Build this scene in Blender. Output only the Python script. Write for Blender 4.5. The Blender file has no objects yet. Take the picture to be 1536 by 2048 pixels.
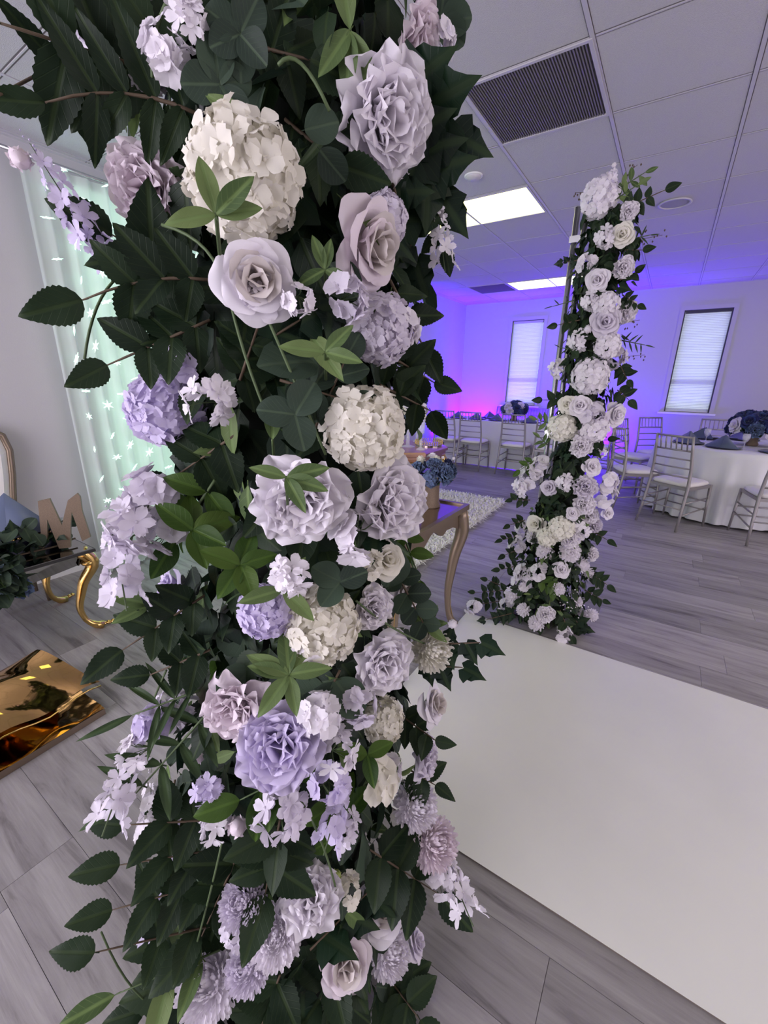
import bpy, math, random
import numpy as np
from mathutils import Vector, Matrix, Euler, Quaternion

random.seed(11)
sc = bpy.context.scene
COL = sc.collection
PI = math.pi

# ------------------------------------------------------------------ camera
F = 835.46
YAW, PITCH, ROLL, CAMZ = -.58065, -.30986, .011848, 1.41
_f = Vector((math.sin(YAW)*math.cos(PITCH), math.cos(YAW)*math.cos(PITCH), math.sin(PITCH)))
_r = Vector((math.cos(YAW), -math.sin(YAW), 0)); _u = _r.cross(_f)
R_ = _r*math.cos(ROLL)+_u*math.sin(ROLL); U_ = -_r*math.sin(ROLL)+_u*math.cos(ROLL); FW = _f
CAM = Vector((0, 0, CAMZ))
cd = bpy.data.cameras.new('camera'); cam = bpy.data.objects.new('camera', cd); COL.objects.link(cam)
cam.matrix_world = Matrix(((R_.x, U_.x, -FW.x, 0), (R_.y, U_.y, -FW.y, 0), (R_.z, U_.z, -FW.z, CAMZ), (0, 0, 0, 1)))
cd.sensor_fit = 'VERTICAL'; cd.sensor_height = 24; cd.lens = F/2048*24; cd.clip_start = .03
sc.camera = cam
sc.view_settings.view_transform = 'Standard'; sc.view_settings.look = 'None'
sc.view_settings.gamma = 1; sc.view_settings.use_curve_mapping = False
sc.view_settings.exposure = 0.28

# ------------------------------------------------------------------ world and lamps
PANEL = 2.0          # radiance of the ceiling diffusers
SPOTW = 640          # violet up-lights
w = bpy.data.worlds.new('world'); sc.world = w; w.use_nodes = True
w.node_tree.nodes['Background'].inputs[0].default_value = (.75, .85, 1, 1)
w.node_tree.nodes['Background'].inputs[1].default_value = 1.6
def light(kind, name, loc, power, color, aim=None, **kw):
    d = bpy.data.lights.new(name, kind); d.energy = power; d.color = color
    for k, v in kw.items(): setattr(d, k, v)
    o = bpy.data.objects.new(name, d); COL.objects.link(o); o.location = loc
    if aim is not None: o.rotation_euler = (Vector(aim)-Vector(loc)).to_track_quat('-Z', 'Y').to_euler()
    return o
VIO = (.05, .0, 1); VI2 = (.085, .0, 1)
light('SPOT', 'violet_uplight_beam', (-3.36, 6.9, .16), SPOTW, VIO, (-3.44, 6.95, 2.7), spot_size=math.radians(52), spot_blend=.8, shadow_soft_size=.05)
light('SPOT', 'violet_uplight_beam', (-1.78, 7.90, .16), SPOTW, VIO, (-1.74, 8.02, 2.7), spot_size=math.radians(80), spot_blend=.9, shadow_soft_size=.05)
light('AREA', 'added_violet_wash', (-2.5, 7.585, .25), 300, VI2, (-2.4, 7.98, 1.75), shape='RECTANGLE', size=1.7, size_y=.15)  # extra violet lamp added behind the tablecloth, without a fixture of its own
light('AREA', 'added_violet_wash', (-.9, 7.70, .2), 50, VI2, (-.8, 7.95, 1.9), shape='RECTANGLE', size=.6, size_y=.15)  # second added violet lamp, no fixture stands here
light('AREA', 'added_front_fill', (-.7, -3.1, 1.45), 240, (.94, .88, 1), (.2, 3, 1.55), shape='RECTANGLE', size=5.5, size_y=2.3)  # unseen fill added behind the camera to brighten flowers, left wall and ceiling
light('AREA', 'added_side_fill', (4.05, 2.6, 1.4), 85, (1, .89, .98), (0, 2.6, 1.5), shape='RECTANGLE', size=5, size_y=2.0)  # added fill on the right to lift the ambient level, no window there
light('AREA', 'string_light_glow', (-3.44, 2.7, 1.35), 13, (.62, 1, .78), (0, 2.7, 1.2), shape='RECTANGLE', size=2.5, size_y=2.4)

def ray(px, py): return FW + R_*((px-768)/F) - U_*((py-1024)/F)
def atd(px, py, d): return CAM + ray(px, py)*d
def atz(px, py, z): r = ray(px, py); return CAM + r*((z-CAMZ)/r.z)
def aty(px, py, Y): r = ray(px, py); return CAM + r*(Y/r.y)

# ------------------------------------------------------------------ materials
def mat(name, col, rough=.6, metal=0, var=0, bump=0, bscale=40, transl=0, emit=None, estr=1, sheen=0, spec=None, alpha=1, mottle=0, mscale=3):
    m = bpy.data.materials.new(name); m.use_nodes = True; nt = m.node_tree; n = nt.nodes; L = nt.links
    b = n['Principled BSDF']; b.inputs['Base Color'].default_value = (*col, 1); b.inputs['Roughness'].default_value = rough
    b.inputs['Metallic'].default_value = metal
    if spec is not None: b.inputs['Specular IOR Level'].default_value = spec
    if sheen: b.inputs['Sheen Weight'].default_value = sheen
    out = n['Material Output']
    src = None
    if var or mottle:
        hs = n.new('ShaderNodeHueSaturation'); hs.inputs['Color'].default_value = (*col, 1); src = hs.outputs[0]
        val = None
        if var:
            oi = n.new('ShaderNodeObjectInfo'); gi = n.new('ShaderNodeNewGeometry')
            ad = n.new('ShaderNodeMath'); ad.operation = 'ADD'; L.new(oi.outputs['Random'], ad.inputs[0]); L.new(gi.outputs['Random Per Island'], ad.inputs[1])
            fr = n.new('ShaderNodeMath'); fr.operation = 'FRACT'; L.new(ad.outputs[0], fr.inputs[0])
            mr = n.new('ShaderNodeMapRange'); L.new(fr.outputs[0], mr.inputs[0]); mr.inputs[3].default_value = 1-var; mr.inputs[4].default_value = 1+var
            val = mr.outputs[0]
            mh = n.new('ShaderNodeMapRange'); L.new(fr.outputs[0], mh.inputs[0]); mh.inputs[3].default_value = .5+var*.05; mh.inputs[4].default_value = .5-var*.05
            L.new(mh.outputs[0], hs.inputs['Hue'])
        if mottle:
            tc = n.new('ShaderNodeTexCoord'); no = n.new('ShaderNodeTexNoise'); no.inputs['Scale'].default_value = mscale; no.inputs['Detail'].default_value = 4
            L.new(tc.outputs['Object'], no.inputs['Vector'])
            m2 = n.new('ShaderNodeMapRange'); L.new(no.outputs[0], m2.inputs[0]); m2.inputs[1].default_value = .3; m2.inputs[2].default_value = .7
            m2.inputs[3].default_value = 1-mottle; m2.inputs[4].default_value = 1+mottle
            if val:
                mu = n.new('ShaderNodeMath'); mu.operation = 'MULTIPLY'; L.new(val, mu.inputs[0]); L.new(m2.outputs[0], mu.inputs[1]); val = mu.outputs[0]
            else: val = m2.outputs[0]
        L.new(val, hs.inputs['Value']); L.new(src, b.inputs['Base Color'])
    if bump:
        tc = n.new('ShaderNodeTexCoord'); no = n.new('ShaderNodeTexNoise'); no.inputs['Scale'].default_value = bscale; no.inputs['Detail'].default_value = 3
        L.new(tc.outputs['Object'], no.inputs['Vector']); bp = n.new('ShaderNodeBump'); bp.inputs['Strength'].default_value = bump; bp.inputs['Distance'].default_value = .01
        L.new(no.outputs[0], bp.inputs['Height']); L.new(bp.outputs[0], b.inputs['Normal'])
    if emit: b.inputs['Emission Color'].default_value = (*emit, 1); b.inputs['Emission Strength'].default_value = estr
    if alpha < 1: b.inputs['Alpha'].default_value = alpha
    if transl:
        tr = n.new('ShaderNodeBsdfTranslucent'); mx = n.new('ShaderNodeMixShader'); mx.inputs[0].default_value = transl
        if src: L.new(src, tr.inputs[0])
        else: tr.inputs[0].default_value = (*col, 1)
        L.new(b.outputs[0], mx.inputs[1]); L.new(tr.outputs[0], mx.inputs[2]); L.new(mx.outputs[0], out.inputs[0])
    return m

def leafmat(name, col, rough=.52, transl=.18, vein=1.4, var=.35):
    m = mat(name, col, rough, var=var, transl=transl, spec=.25); nt = m.node_tree; n = nt.nodes; L = nt.links
    b = n['Principled BSDF']; hs = [x for x in n if x.type == 'HUE_SAT'][0]
    uv = n.new('ShaderNodeUVMap'); sx = n.new('ShaderNodeSeparateXYZ'); L.new(uv.outputs[0], sx.inputs[0])
    a = n.new('ShaderNodeMath'); a.operation = 'SUBTRACT'; L.new(sx.outputs[0], a.inputs[0]); a.inputs[1].default_value = .5
    ab = n.new('ShaderNodeMath'); ab.operation = 'ABSOLUTE'; L.new(a.outputs[0], ab.inputs[0])
    mid = n.new('ShaderNodeMapRange'); L.new(ab.outputs[0], mid.inputs[0]); mid.inputs[1].default_value = .02; mid.inputs[2].default_value = .05; mid.inputs[3].default_value = 1; mid.inputs[4].default_value = 0
    s = n.new('ShaderNodeMath'); s.operation = 'SUBTRACT'; L.new(sx.outputs[1], s.inputs[0]); L.new(ab.outputs[0], s.inputs[1])
    m8 = n.new('ShaderNodeMath'); m8.operation = 'MULTIPLY'; L.new(s.outputs[0], m8.inputs[0]); m8.inputs[1].default_value = 44
    sn = n.new('ShaderNodeMath'); sn.operation = 'SINE'; L.new(m8.outputs[0], sn.inputs[0])
    sv = n.new('ShaderNodeMapRange'); L.new(sn.outputs[0], sv.inputs[0]); sv.inputs[1].default_value = .9; sv.inputs[2].default_value = 1; sv.inputs[4].default_value = .45
    mxx = n.new('ShaderNodeMath'); mxx.operation = 'MAXIMUM'; L.new(mid.outputs[0], mxx.inputs[0]); L.new(sv.outputs[0], mxx.inputs[1])
    mc = n.new('ShaderNodeMix'); mc.data_type = 'RGBA'; L.new(mxx.outputs[0], mc.inputs[0]); L.new(hs.outputs[0], mc.inputs[6])
    mc.inputs[7].default_value = (col[0]*vein+.01, col[1]*vein+.01, col[2]*vein, 1)
    L.new(mc.outputs[2], b.inputs['Base Color'])
    bp = n.new('ShaderNodeBump'); bp.inputs['Strength'].default_value = .25; bp.inputs['Distance'].default_value = .002; bp.invert = True
    L.new(mxx.outputs[0], bp.inputs['Height']); L.new(bp.outputs[0], b.inputs['Normal'])
    return m

M = {}
M['wall'] = mat('white_wall_paint', (.50, .485, .52), .75, bump=.05, bscale=120)
M['trim'] = mat('white_trim_paint', (.78, .78, .80), .45)
M['tile'] = mat('ceiling_tile_fibre', (.54, .52, .565), .9, var=.03, bump=.35, bscale=260, mottle=.05, mscale=160)
M['tbar'] = mat('ceiling_grid_paint', (.53, .51, .555), .5)
M['gap'] = mat('shadow_gap', (.17, .155, .17), .9)
M['diff'] = mat('lamp_diffuser', (.9, .9, .85), .5, emit=(1, .98, .30), estr=PANEL)
M['vent'] = mat('grey_vent_metal', (.11, .10, .11), .7, 0)
M['vinyl'] = mat('white_vinyl_runner', (.74, .735, .71), .38, mottle=.035, mscale=2.2)
M['vinyl_edge'] = mat('runner_edge_board', (.16, .13, .11), .6)
M['blind'] = mat('blind_slat', (.80, .82, .86), .5, transl=.5)
M['pane'] = mat('daylit_pane', (.8, .85, .9), .2, emit=(.82, .92, .96), estr=1.1)
M['winframe'] = mat('dark_window_gasket', (.03, .03, .05), .4)
M['drape'] = mat('sheer_drape', (.80, .83, .82), .7, transl=.55, sheen=.3)
M['bulb'] = mat('string_light_bulb', (.9, 1, .95), .3, emit=(.45, 1, .72), estr=2.6)
M['silver'] = mat('silver_resin', (.36, .335, .345), .36, .5)
M['cushion'] = mat('ivory_cushion', (.80, .77, .76), .6)
M['cloth'] = mat('white_table_linen', (.72, .72, .76), .7, bump=.05, bscale=200)
M['napkin'] = mat('slate_blue_satin', (.075, .10, .18), .38, sheen=.4)
M['charger'] = mat('dark_charger', (.02, .02, .05), .2, .3)
M['beads'] = mat('gold_beads', (.85, .62, .25), .2, 1)
M['gold'] = mat('polished_gold', (.70, .47, .17), .2, 1)
M['bronze'] = mat('bronze_gold_paint', (.25, .19, .14), .36, .6)
M['rosegold'] = mat('rose_gold_leaf', (.62, .36, .27), .28, .9)
M['mirrorgold'] = mat('mirror_gold_film', (.60, .38, .14), .07, 1, bump=.12, bscale=9)
M['antique'] = mat('antique_gold', (.62, .42, .12), .32, .9, bump=.3, bscale=60)
M['glitter'] = mat('gold_glitter', (.25, .185, .135), .45, .5, bump=.6, bscale=600, mottle=.25, mscale=400)
M['mirror'] = mat('dark_mirror', (.38, .38, .36), .06, 1)
M['glass'] = mat('clear_glass', (.9, .9, 1), .05, spec=.8, alpha=.25)
M['shag'] = mat('white_shag', (.95, .94, .92), .9, var=.05, transl=.3)
M['chrome'] = mat('chrome_pipe', (.50, .50, .54), .25, .9)
M['core'] = mat('dark_netting', (.012, .018, .012), .9)
M['stem'] = mat('green_stem', (.07, .11, .04), .6)
M['twig'] = mat('brown_twig', (.09, .06, .035), .7)
M['black'] = mat('black_housing', (.02, .02, .02), .4)
M['lens'] = mat('violet_lens', (.2, .05, .6), .3, emit=(.1, .0, 1), estr=2)
M['card'] = mat('blush_card', (.75, .62, .60), .7)
# petals
P_ = {}
def pet(k, c, tr=.28, var=.04): P_[k] = mat('petal_'+k, c, .62, var=var, transl=tr, spec=.25, sheen=.15)
pet('white', (.90, .86, .92)); pet('blush', (.86, .77, .83)); pet('cream', (.86, .83, .74)); pet('lilac', (.74, .67, .88), .35)
pet('pale', (.78, .73, .83)); pet('powder', (.25, .33, .43), .2, .2); pet('navy', (.03, .045, .16), .1, .3); pet('dusty', (.10, .145, .27), .12, .25); pet('green', (.35, .42, .12), .2)
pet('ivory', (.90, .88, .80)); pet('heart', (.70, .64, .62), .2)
G_ = {}
G_['rose'] = leafmat('rose_leaf_green', (.013, .029, .012))
G_['ivy'] = leafmat('ivy_leaf_green', (.009, .024, .013), .45)
G_['sage'] = leafmat('sage_leaf_green', (.11, .17, .06), .55, .25)
G_['euca'] = leafmat('eucalyptus_leaf_green', (.038, .062, .042), .6, .15, 1.4)
G_['willow'] = leafmat('willow_leaf_green', (.03, .058, .024), .5, .2)
G_['moss'] = leafmat('bright_leaf_green', (.055, .11, .02), .45, .3)

def woodmat():
    m = bpy.data.materials.new('grey_oak_plank'); m.use_nodes = True; nt = m.node_tree; n = nt.nodes; L = nt.links; b = n['Principled BSDF']
    tc = n.new('ShaderNodeTexCoord'); oi = n.new('ShaderNodeObjectInfo'); gi = n.new('ShaderNodeNewGeometry')
    ad = n.new('ShaderNodeMath'); ad.operation = 'ADD'; L.new(oi.outputs['Random'], ad.inputs[0]); L.new(gi.outputs['Random Per Island'], ad.inputs[1])
    fr = n.new('ShaderNodeMath'); fr.operation = 'FRACT'; L.new(ad.outputs[0], fr.inputs[0])
    sc10 = n.new('ShaderNodeMath'); sc10.operation = 'MULTIPLY'; L.new(fr.outputs[0], sc10.inputs[0]); sc10.inputs[1].default_value = 37
    cb = n.new('ShaderNodeCombineXYZ'); L.new(sc10.outputs[0], cb.inputs[2]); L.new(sc10.outputs[0], cb.inputs[0])
    va = n.new('ShaderNodeVectorMath'); va.operation = 'ADD'; L.new(tc.outputs['Object'], va.inputs[0]); L.new(cb.outputs[0], va.inputs[1])
    mp = n.new('ShaderNodeMapping'); mp.inputs['Scale'].default_value = (1.3, 11, 1); L.new(va.outputs[0], mp.inputs[0])
    no = n.new('ShaderNodeTexNoise'); no.inputs['Scale'].default_value = 1.6; no.inputs['Detail'].default_value = 7; no.inputs['Roughness'].default_value = .62; no.inputs['Distortion'].default_value = .6; L.new(mp.outputs[0], no.inputs['Vector'])
    mp2 = n.new('ShaderNodeMapping'); mp2.inputs['Scale'].default_value = (3, 90, 1); L.new(va.outputs[0], mp2.inputs[0])
    n2 = n.new('ShaderNodeTexNoise'); n2.inputs['Scale'].default_value = 2; n2.inputs['Detail'].default_value = 4; L.new(mp2.outputs[0], n2.inputs['Vector'])
    cr = n.new('ShaderNodeValToRGB'); L.new(no.outputs[0], cr.inputs[0])
    e = cr.color_ramp.elements; e[0].position = .30; e[0].color = (.135, .120, .130, 1); e[1].position = .62; e[1].color = (.345, .325, .335, 1)
    x = cr.color_ramp.elements.new(.44); x.color = (.27, .25, .262, 1)
    hs = n.new('ShaderNodeHueSaturation'); L.new(cr.outputs[0], hs.inputs['Color'])
    mr = n.new('ShaderNodeMapRange'); L.new(fr.outputs[0], mr.inputs[0]); mr.inputs[3].default_value = .80; mr.inputs[4].default_value = 1.18
    mr2 = n.new('ShaderNodeMapRange'); L.new(n2.outputs[0], mr2.inputs[0]); mr2.inputs[3].default_value = .86; mr2.inputs[4].default_value = 1.12
    mu = n.new('ShaderNodeMath'); mu.operation = 'MULTIPLY'; L.new(mr.outputs[0], mu.inputs[0]); L.new(mr2.outputs[0], mu.inputs[1]); L.new(mu.outputs[0], hs.inputs['Value'])
    L.new(hs.outputs[0], b.inputs['Base Color']); b.inputs['Roughness'].default_value = .42; b.inputs['Specular IOR Level'].default_value = .35
    bp = n.new('ShaderNodeBump'); bp.inputs['Strength'].default_value = .12; bp.inputs['Distance'].default_value = .003; L.new(n2.outputs[0], bp.inputs['Height']); L.new(bp.outputs[0], b.inputs['Normal'])
    return m
M['wood'] = woodmat()

# ------------------------------------------------------------------ mesh kit
class MB:
    def __init__(s): s.v = []; s.f = []; s.uv = []; s.mi = []
    def add(s, v, f, uv=None, mi=0):
        o = len(s.v); s.v += [tuple(p) for p in v]; s.f += [tuple(i+o for i in q) for q in f]
        s.uv += list(uv) if uv is not None else [(0, 0)]*len(v); s.mi += [mi]*len(f); return s
    def merge(s, g, mt=None, mi=None):
        v = [mt @ Vector(p) for p in g.v] if mt is not None else g.v
        o = len(s.v); s.v += [tuple(p) for p in v]; s.f += [tuple(i+o for i in q) for q in g.f]; s.uv += g.uv; s.mi += g.mi if mi is None else [mi]*len(g.f); return s
    def box(s, a, b, mt=None, mi=0):
        x0, y0, z0 = a; x1, y1, z1 = b
        v = [Vector(p) for p in ((x0,y0,z0),(x1,y0,z0),(x1,y1,z0),(x0,y1,z0),(x0,y0,z1),(x1,y0,z1),(x1,y1,z1),(x0,y1,z1))]
        if mt is not None: v = [mt @ p for p in v]
        return s.add(v, ((3,2,1,0),(4,5,6,7),(0,1,5,4),(1,2,6,5),(2,3,7,6),(3,0,4,7)), mi=mi)
    def tube(s, pts, rad, n=6, cap=True, mi=0):
        pts = [Vector(p) for p in pts]; k = len(pts)
        if not hasattr(rad, '__len__'): rad = [rad]*k
        vs = []; prev = None
        for i, p in enumerate(pts):
            t = (pts[min(i+1, k-1)]-pts[max(i-1, 0)]).normalized()
            a = (prev - t*prev.dot(t)) if prev is not None else t.orthogonal()
            a.normalize(); prev = a; b = t.cross(a)
            for j in range(n):
                an = 2*PI*j/n; vs.append(p+(a*math.cos(an)+b*math.sin(an))*rad[i])
        fs = [(i*n+j, i*n+(j+1) % n, (i+1)*n+(j+1) % n, (i+1)*n+j) for i in range(k-1) for j in range(n)]
        if cap: fs += [tuple(range(n-1, -1, -1)), tuple(range((k-1)*n, k*n))]
        return s.add(vs, fs, mi=mi)
    def lathe(s, prof, n=24, c=(0, 0, 0), mi=0):
        vs = [(c[0]+r*math.cos(2*PI*j/n), c[1]+r*math.sin(2*PI*j/n), c[2]+z) for r, z in prof for j in range(n)]
        k = len(prof)
        fs = [(i*n+j, i*n+(j+1) % n, (i+1)*n+(j+1) % n, (i+1)*n+j) for i in range(k-1) for j in range(n)]
        return s.add(vs, fs, mi=mi)
    def mesh(s, name, mats, smooth=True):
        me = bpy.data.meshes.new(name); me.from_pydata(s.v, [], s.f)
        if not isinstance(mats, (list, tuple)): mats = [mats]
        for m in mats: me.materials.append(m)
        ul = me.uv_layers.new(name='UVMap')
        li = np.empty(len(me.loops), dtype=np.int32); me.loops.foreach_get('vertex_index', li)
        ul.data.foreach_set('uv', np.array(s.uv, dtype=np.float32)[li].ravel())
        if len(mats) > 1: me.polygons.foreach_set('material_index', s.mi)
        if smooth: me.polygons.foreach_set('use_smooth', [True]*len(me.polygons))
        me.update(); return me
def ob(name, me, parent=None, mt=None, loc=None):
    o = bpy.data.objects.new(name, me); COL.objects.link(o)
    if parent is not None: o.parent = parent
    if mt is not None: o.matrix_basis = mt
    if loc is not None: o.location = loc
    return o
def part(name, g, m, parent, mt=None, smooth=False): return ob(name, g.mesh(name, m, smooth), parent, mt)
def tag(o, label=None, cat=None, group=None, kind=None):
    if label: o['label'] = label
    if cat: o['category'] = cat
    if group: o['group'] = group
    if kind: o['kind'] = kind
    return o
def thing(name, label, cat, loc=(0, 0, 0), rz=0, group=None):
    o = ob(name, None); o.location = loc; o.rotation_euler = (0, 0, rz); o.empty_display_size = .1
    return tag(o, label, cat, group)
def dup(o, parent=None):
    c = o.copy(); COL.objects.link(c); c.parent = parent
    for ch in KIDS.get(o.name, None) or o.children: dup(ch, c)
    return c
KIDS = {}
def smooth_by_angle(o, ang=40):
    o.data.polygons.foreach_set('use_smooth', [True]*len(o.data.polygons))
    try: o.data.set_sharp_from_angle(angle=math.radians(ang))
    except Exception: pass
def frame(z, up=None):
    z = Vector(z).normalized(); up = Vector(up) if up is not None else Vector((random.uniform(-1, 1), random.uniform(-1, 1), random.uniform(-1, 1)))
    y = up - z*up.dot(z)
    if y.length < 1e-4: y = z.orthogonal()
    y.normalize(); x = y.cross(z)
    return Matrix(((x.x, y.x, z.x, 0), (x.y, y.y, z.y, 0), (x.z, y.z, z.z, 0), (0, 0, 0, 1)))
def TR(p): return Matrix.Translation(p)
def SC(s): return Matrix.Diagonal((s, s, s, 1)) if not hasattr(s, '__len__') else Matrix.Diagonal((*s, 1))
RZ = lambda a: Matrix.Rotation(a, 4, 'Z')
RX = lambda a: Matrix.Rotation(a, 4, 'X')
RY = lambda a: Matrix.Rotation(a, 4, 'Y')

# ================================================================== ROOM
ZC = 2.733; X0, X1, Y0, Y1 = -3.5, 4.15, -3.2, 8.08
TX, TY, GX, GY = .583, .6096, -1.103, 2.898
WIN = [(-2.59, -2.04), (-.045, .53)]; WZ0, WZ1 = .965, 2.412
def struct(name, g, m, parent=None, smooth=False):
    o = part(name, g, m, parent, smooth=smooth)
    if parent is None: o['kind'] = 'structure'
    return o
floor = struct('floor', MB().box((X0, Y0, -.06), (X1, Y1, -.004)), M['gap'])
PW, PL = .182, 1.22
far = MB(); meshes = []
for L_ in (1, .72, .48):
    g = MB(); l = PL*L_; g.box((.0004, .0004, -.004), (l-.0008, PW-.0008, 0))
    meshes.append((l, g.mesh('plank', M['wood'], False)))
rnd = random.Random(5); k = 0; y = Y0
while y < Y1-.01:
    x = X0 - rnd.uniform(0, PL-.2); first = True
    while x < X1:
        l, me = meshes[0]; xs = max(x, X0); xe = min(x+PL, X1)
        if xe-xs > .05:
            vis = y > .05 and xs < 1.9 and not (y < 3 and xs > 1.2)
            g = MB().box((.0004, .0004, -.004), (xe-xs-.0008, min(PW, Y1-y)-.0008, 0))
            if vis:
                o = ob('plank', me if xe-xs > PL-.001 and y+PW < Y1 else g.mesh('plank', M['wood'], False), floor); o.location = (xs, y, 0); k += 1
            else: far.merge(g, TR((xs, y, 0)))
        x += PL
    y += PW
fo = part('plank', far, M['wood'], floor); fo['kind'] = 'stuff'

def wall_with_holes():
    g = MB(); xs = [X0]; T = .12
    edges = [X0-.1]
    for a, b in WIN: edges += [a, b]
    edges.append(X1+.1)
    for i in range(0, len(edges), 2): g.box((edges[i], Y1, 0), (edges[i+1], Y1+T, ZC+.1))
    for a, b in WIN: g.box((a, Y1, 0), (b, Y1+T, WZ0)); g.box((a, Y1, WZ1), (b, Y1+T, ZC+.1))
    return g
struct('wall_back', wall_with_holes(), M['wall'])
struct('wall_left', MB().box((X0-.1, Y0-.1, 0), (X0, Y1, ZC+.1)), M['wall'])
struct('wall_right', MB().box((X1, Y0-.1, 0), (X1+.1, Y1, ZC+.1)), M['wall'])
struct('wall_front', MB().box((X0, Y0-.1, 0), (X1, Y0, ZC+.1)), M['wall'])
struct('baseboard_back', MB().box((X0+.015, Y1-.014, 0), (X1-.015, Y1-.001, .10)), M['trim'])
struct('baseboard_left', MB().box((X0+.001, Y0+.015, 0), (X0+.014, Y1-.015, .10)), M['trim'])
struct('baseboard_right', MB().box((X1-.014, Y0+.015, 0), (X1-.001, Y1-.015, .10)), M['trim'])

for wi, (a, b) in enumerate(WIN):
    g = MB(); t = .055; y = Y1-.012
    g.box((a-t, y, WZ0-.01), (a, Y1+.0, WZ1+t)); g.box((b, y, WZ0-.01), (b+t, Y1, WZ1+t)); g.box((a, y, WZ1), (b, Y1, WZ1+t))
    wobj = struct('window_%d' % (wi+1), g, M['wall'])
    part('window_sill', MB().box((a-.08, Y1-.05, WZ0-.035), (b+.08, Y1+.05, WZ0-.01)), M['trim'], wobj)
    fr = MB(); e = .009 if wi == 0 else .017
    for (p, q) in (((a, 0), (a+e, 0)), ((b-e, 0), (b, 0))): fr.box((p[0], Y1+.005, WZ0), (q[0], Y1+.10, WZ1))
    fr.box((a+e, Y1+.005, WZ1-e), (b-e, Y1+.10, WZ1)); fr.box((a+e, Y1+.005, WZ0-.01), (b-e, Y1+.10, WZ0+.006))
    part('window_gasket', fr, M['winframe'], wobj)
    part('pane', MB().box((a+e, Y1+.095, WZ0+.006), (b-e, Y1+.10, WZ1-e)), M['pane'], wobj)
    sr = MB(); sr.box((a+e, Y1+.070, WZ0+.42), (b-e, Y1+.093, WZ0+.47)); sr.box((a+e, Y1+.070, WZ0+.006), (b-e, Y1+.093, WZ0+.05))
    part('sash_rail', sr, M['trim'], wobj)
    bl = thing('window_blind', 'closed white mini blind in the %s' % ('narrow window over the long banquet table' if wi == 0 else 'right-hand window behind the round table'), 'blind', ((a+b)/2, Y1+.03, WZ0), group=None)
    hw = (b-a)/2-.018; n = 62; H = WZ1-WZ0-.05
    part('headrail', MB().box((-hw, -.014, H+.004), (hw, .014, H+.052)), M['winframe' if wi else 'wall'], bl)
    sl = MB().box((-hw, -.0015, -.011), (hw, .0, .011), RX(.45)); sm = sl.mesh('slat', M['blind'], False)
    for i in range(n):
        ob('slat', sm, bl, TR((0, 0, .03+i*(H-.028)/(n-1))))
    part('bottom_rail', MB().box((-hw, -.01, .004), (hw, .01, .018)), M['trim'], bl)

# ceiling with separate tiles
ceil = struct('ceiling', MB().box((X0, Y0, ZC+.012), (X1, Y1, ZC+.07)), M['tile'])
special = {}
for (i, j, k) in [(-2, -4, 'L'), (-1, -4, 'L'), (-2, 1, 'L'), (-1, 1, 'L'), (-2, 6, 'L'), (-1, 6, 'L'), (4, -4, 'L'), (5, -4, 'L'), (4, 1, 'L'), (5, 1, 'L'), (4, 6, 'L'), (5, 6, 'L'),
                  (-2, -9, 'L'), (-1, -9, 'L'), (4, -9, 'L'), (5, -9, 'L'), (0, -1, 'V'), (-3, 6, 'V')]:
    special[(i, j)] = k
bw = .012
full = MB().box((bw, bw, 0), (TX-bw, TY-bw, .010)).mesh('ceiling_tile', M['tile'], False)
for i in range(-5, 10):
    for j in range(-11, 9):
        xa, xb = GX+i*TX, GX+(i+1)*TX; ya, yb = GY+j*TY, GY+(j+1)*TY
        if (i, j) in special: continue
        xa2, xb2, ya2, yb2 = max(xa, X0), min(xb, X1), max(ya, Y0), min(yb, Y1)
        if xb2-xa2 < .05 or yb2-ya2 < .05: continue
        if xa2 == xa and xb2 == xb and ya2 == ya and yb2 == yb: ob('ceiling_tile', full, ceil, TR((xa, ya, ZC+.002)))
        else: part('ceiling_tile', MB().box((xa2+(bw if xa2 == xa else .001), ya2+(bw if ya2 == ya else .001), ZC+.002), (xb2-(bw if xb2 == xb else .001), yb2-(bw if yb2 == yb else .001), ZC+.012)), M['tile'], ceil)
for i in range(-4, 10):
    x = GX+i*TX
    if X0+.03 < x < X1: part('grid_bar', MB().box((x-bw+.0035, Y0, ZC-.001), (x+bw-.0035, Y1, ZC+.004)), M['tbar'], ceil)
    if X0+.03 < x < X1: part('grid_shadow', MB().box((x-bw, Y0, ZC+.0035), (x+bw, Y1, ZC+.0045)), M['gap'], ceil)
for j in range(-10, 9):
    y = GY+j*TY
    for i in range(-5, 9):
        if (i, j) in special and (i, j-1) in special: continue
        xa, xb = max(GX+i*TX+bw, X0), min(GX+(i+1)*TX-bw, X1)
        if xb-xa < .05 or not (Y0 < y < Y1): continue
        part('cross_bar', MB().box((xa, y-.0035, ZC+.0002), (xb, y+.0035, ZC+.004)), M['tbar'], ceil)
        part('grid_shadow', MB().box((xa, y-.0115, ZC+.0036), (xb, y+.0115, ZC+.0046)), M['gap'], ceil)
g = MB().box((X0, Y1-.03, ZC-.003), (X1, Y1, ZC+.003)).box((X0, Y0, ZC-.003), (X0+.03, Y1-.03, ZC+.003))
struct('trim_1', g, M['tbar'])
lamp_spots = [(-2, 1, 'rectangular ceiling light panel nearest above the tall flower pillar'), (-2, 6, 'farther lit ceiling panel close to the violet corner'),
              (-2, -4, 'ceiling light panel seen between leaves in the top left corner'), (4, -4, None), (4, 1, None), (4, 6, None), (-2, -9, None), (4, -9, None)]
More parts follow.
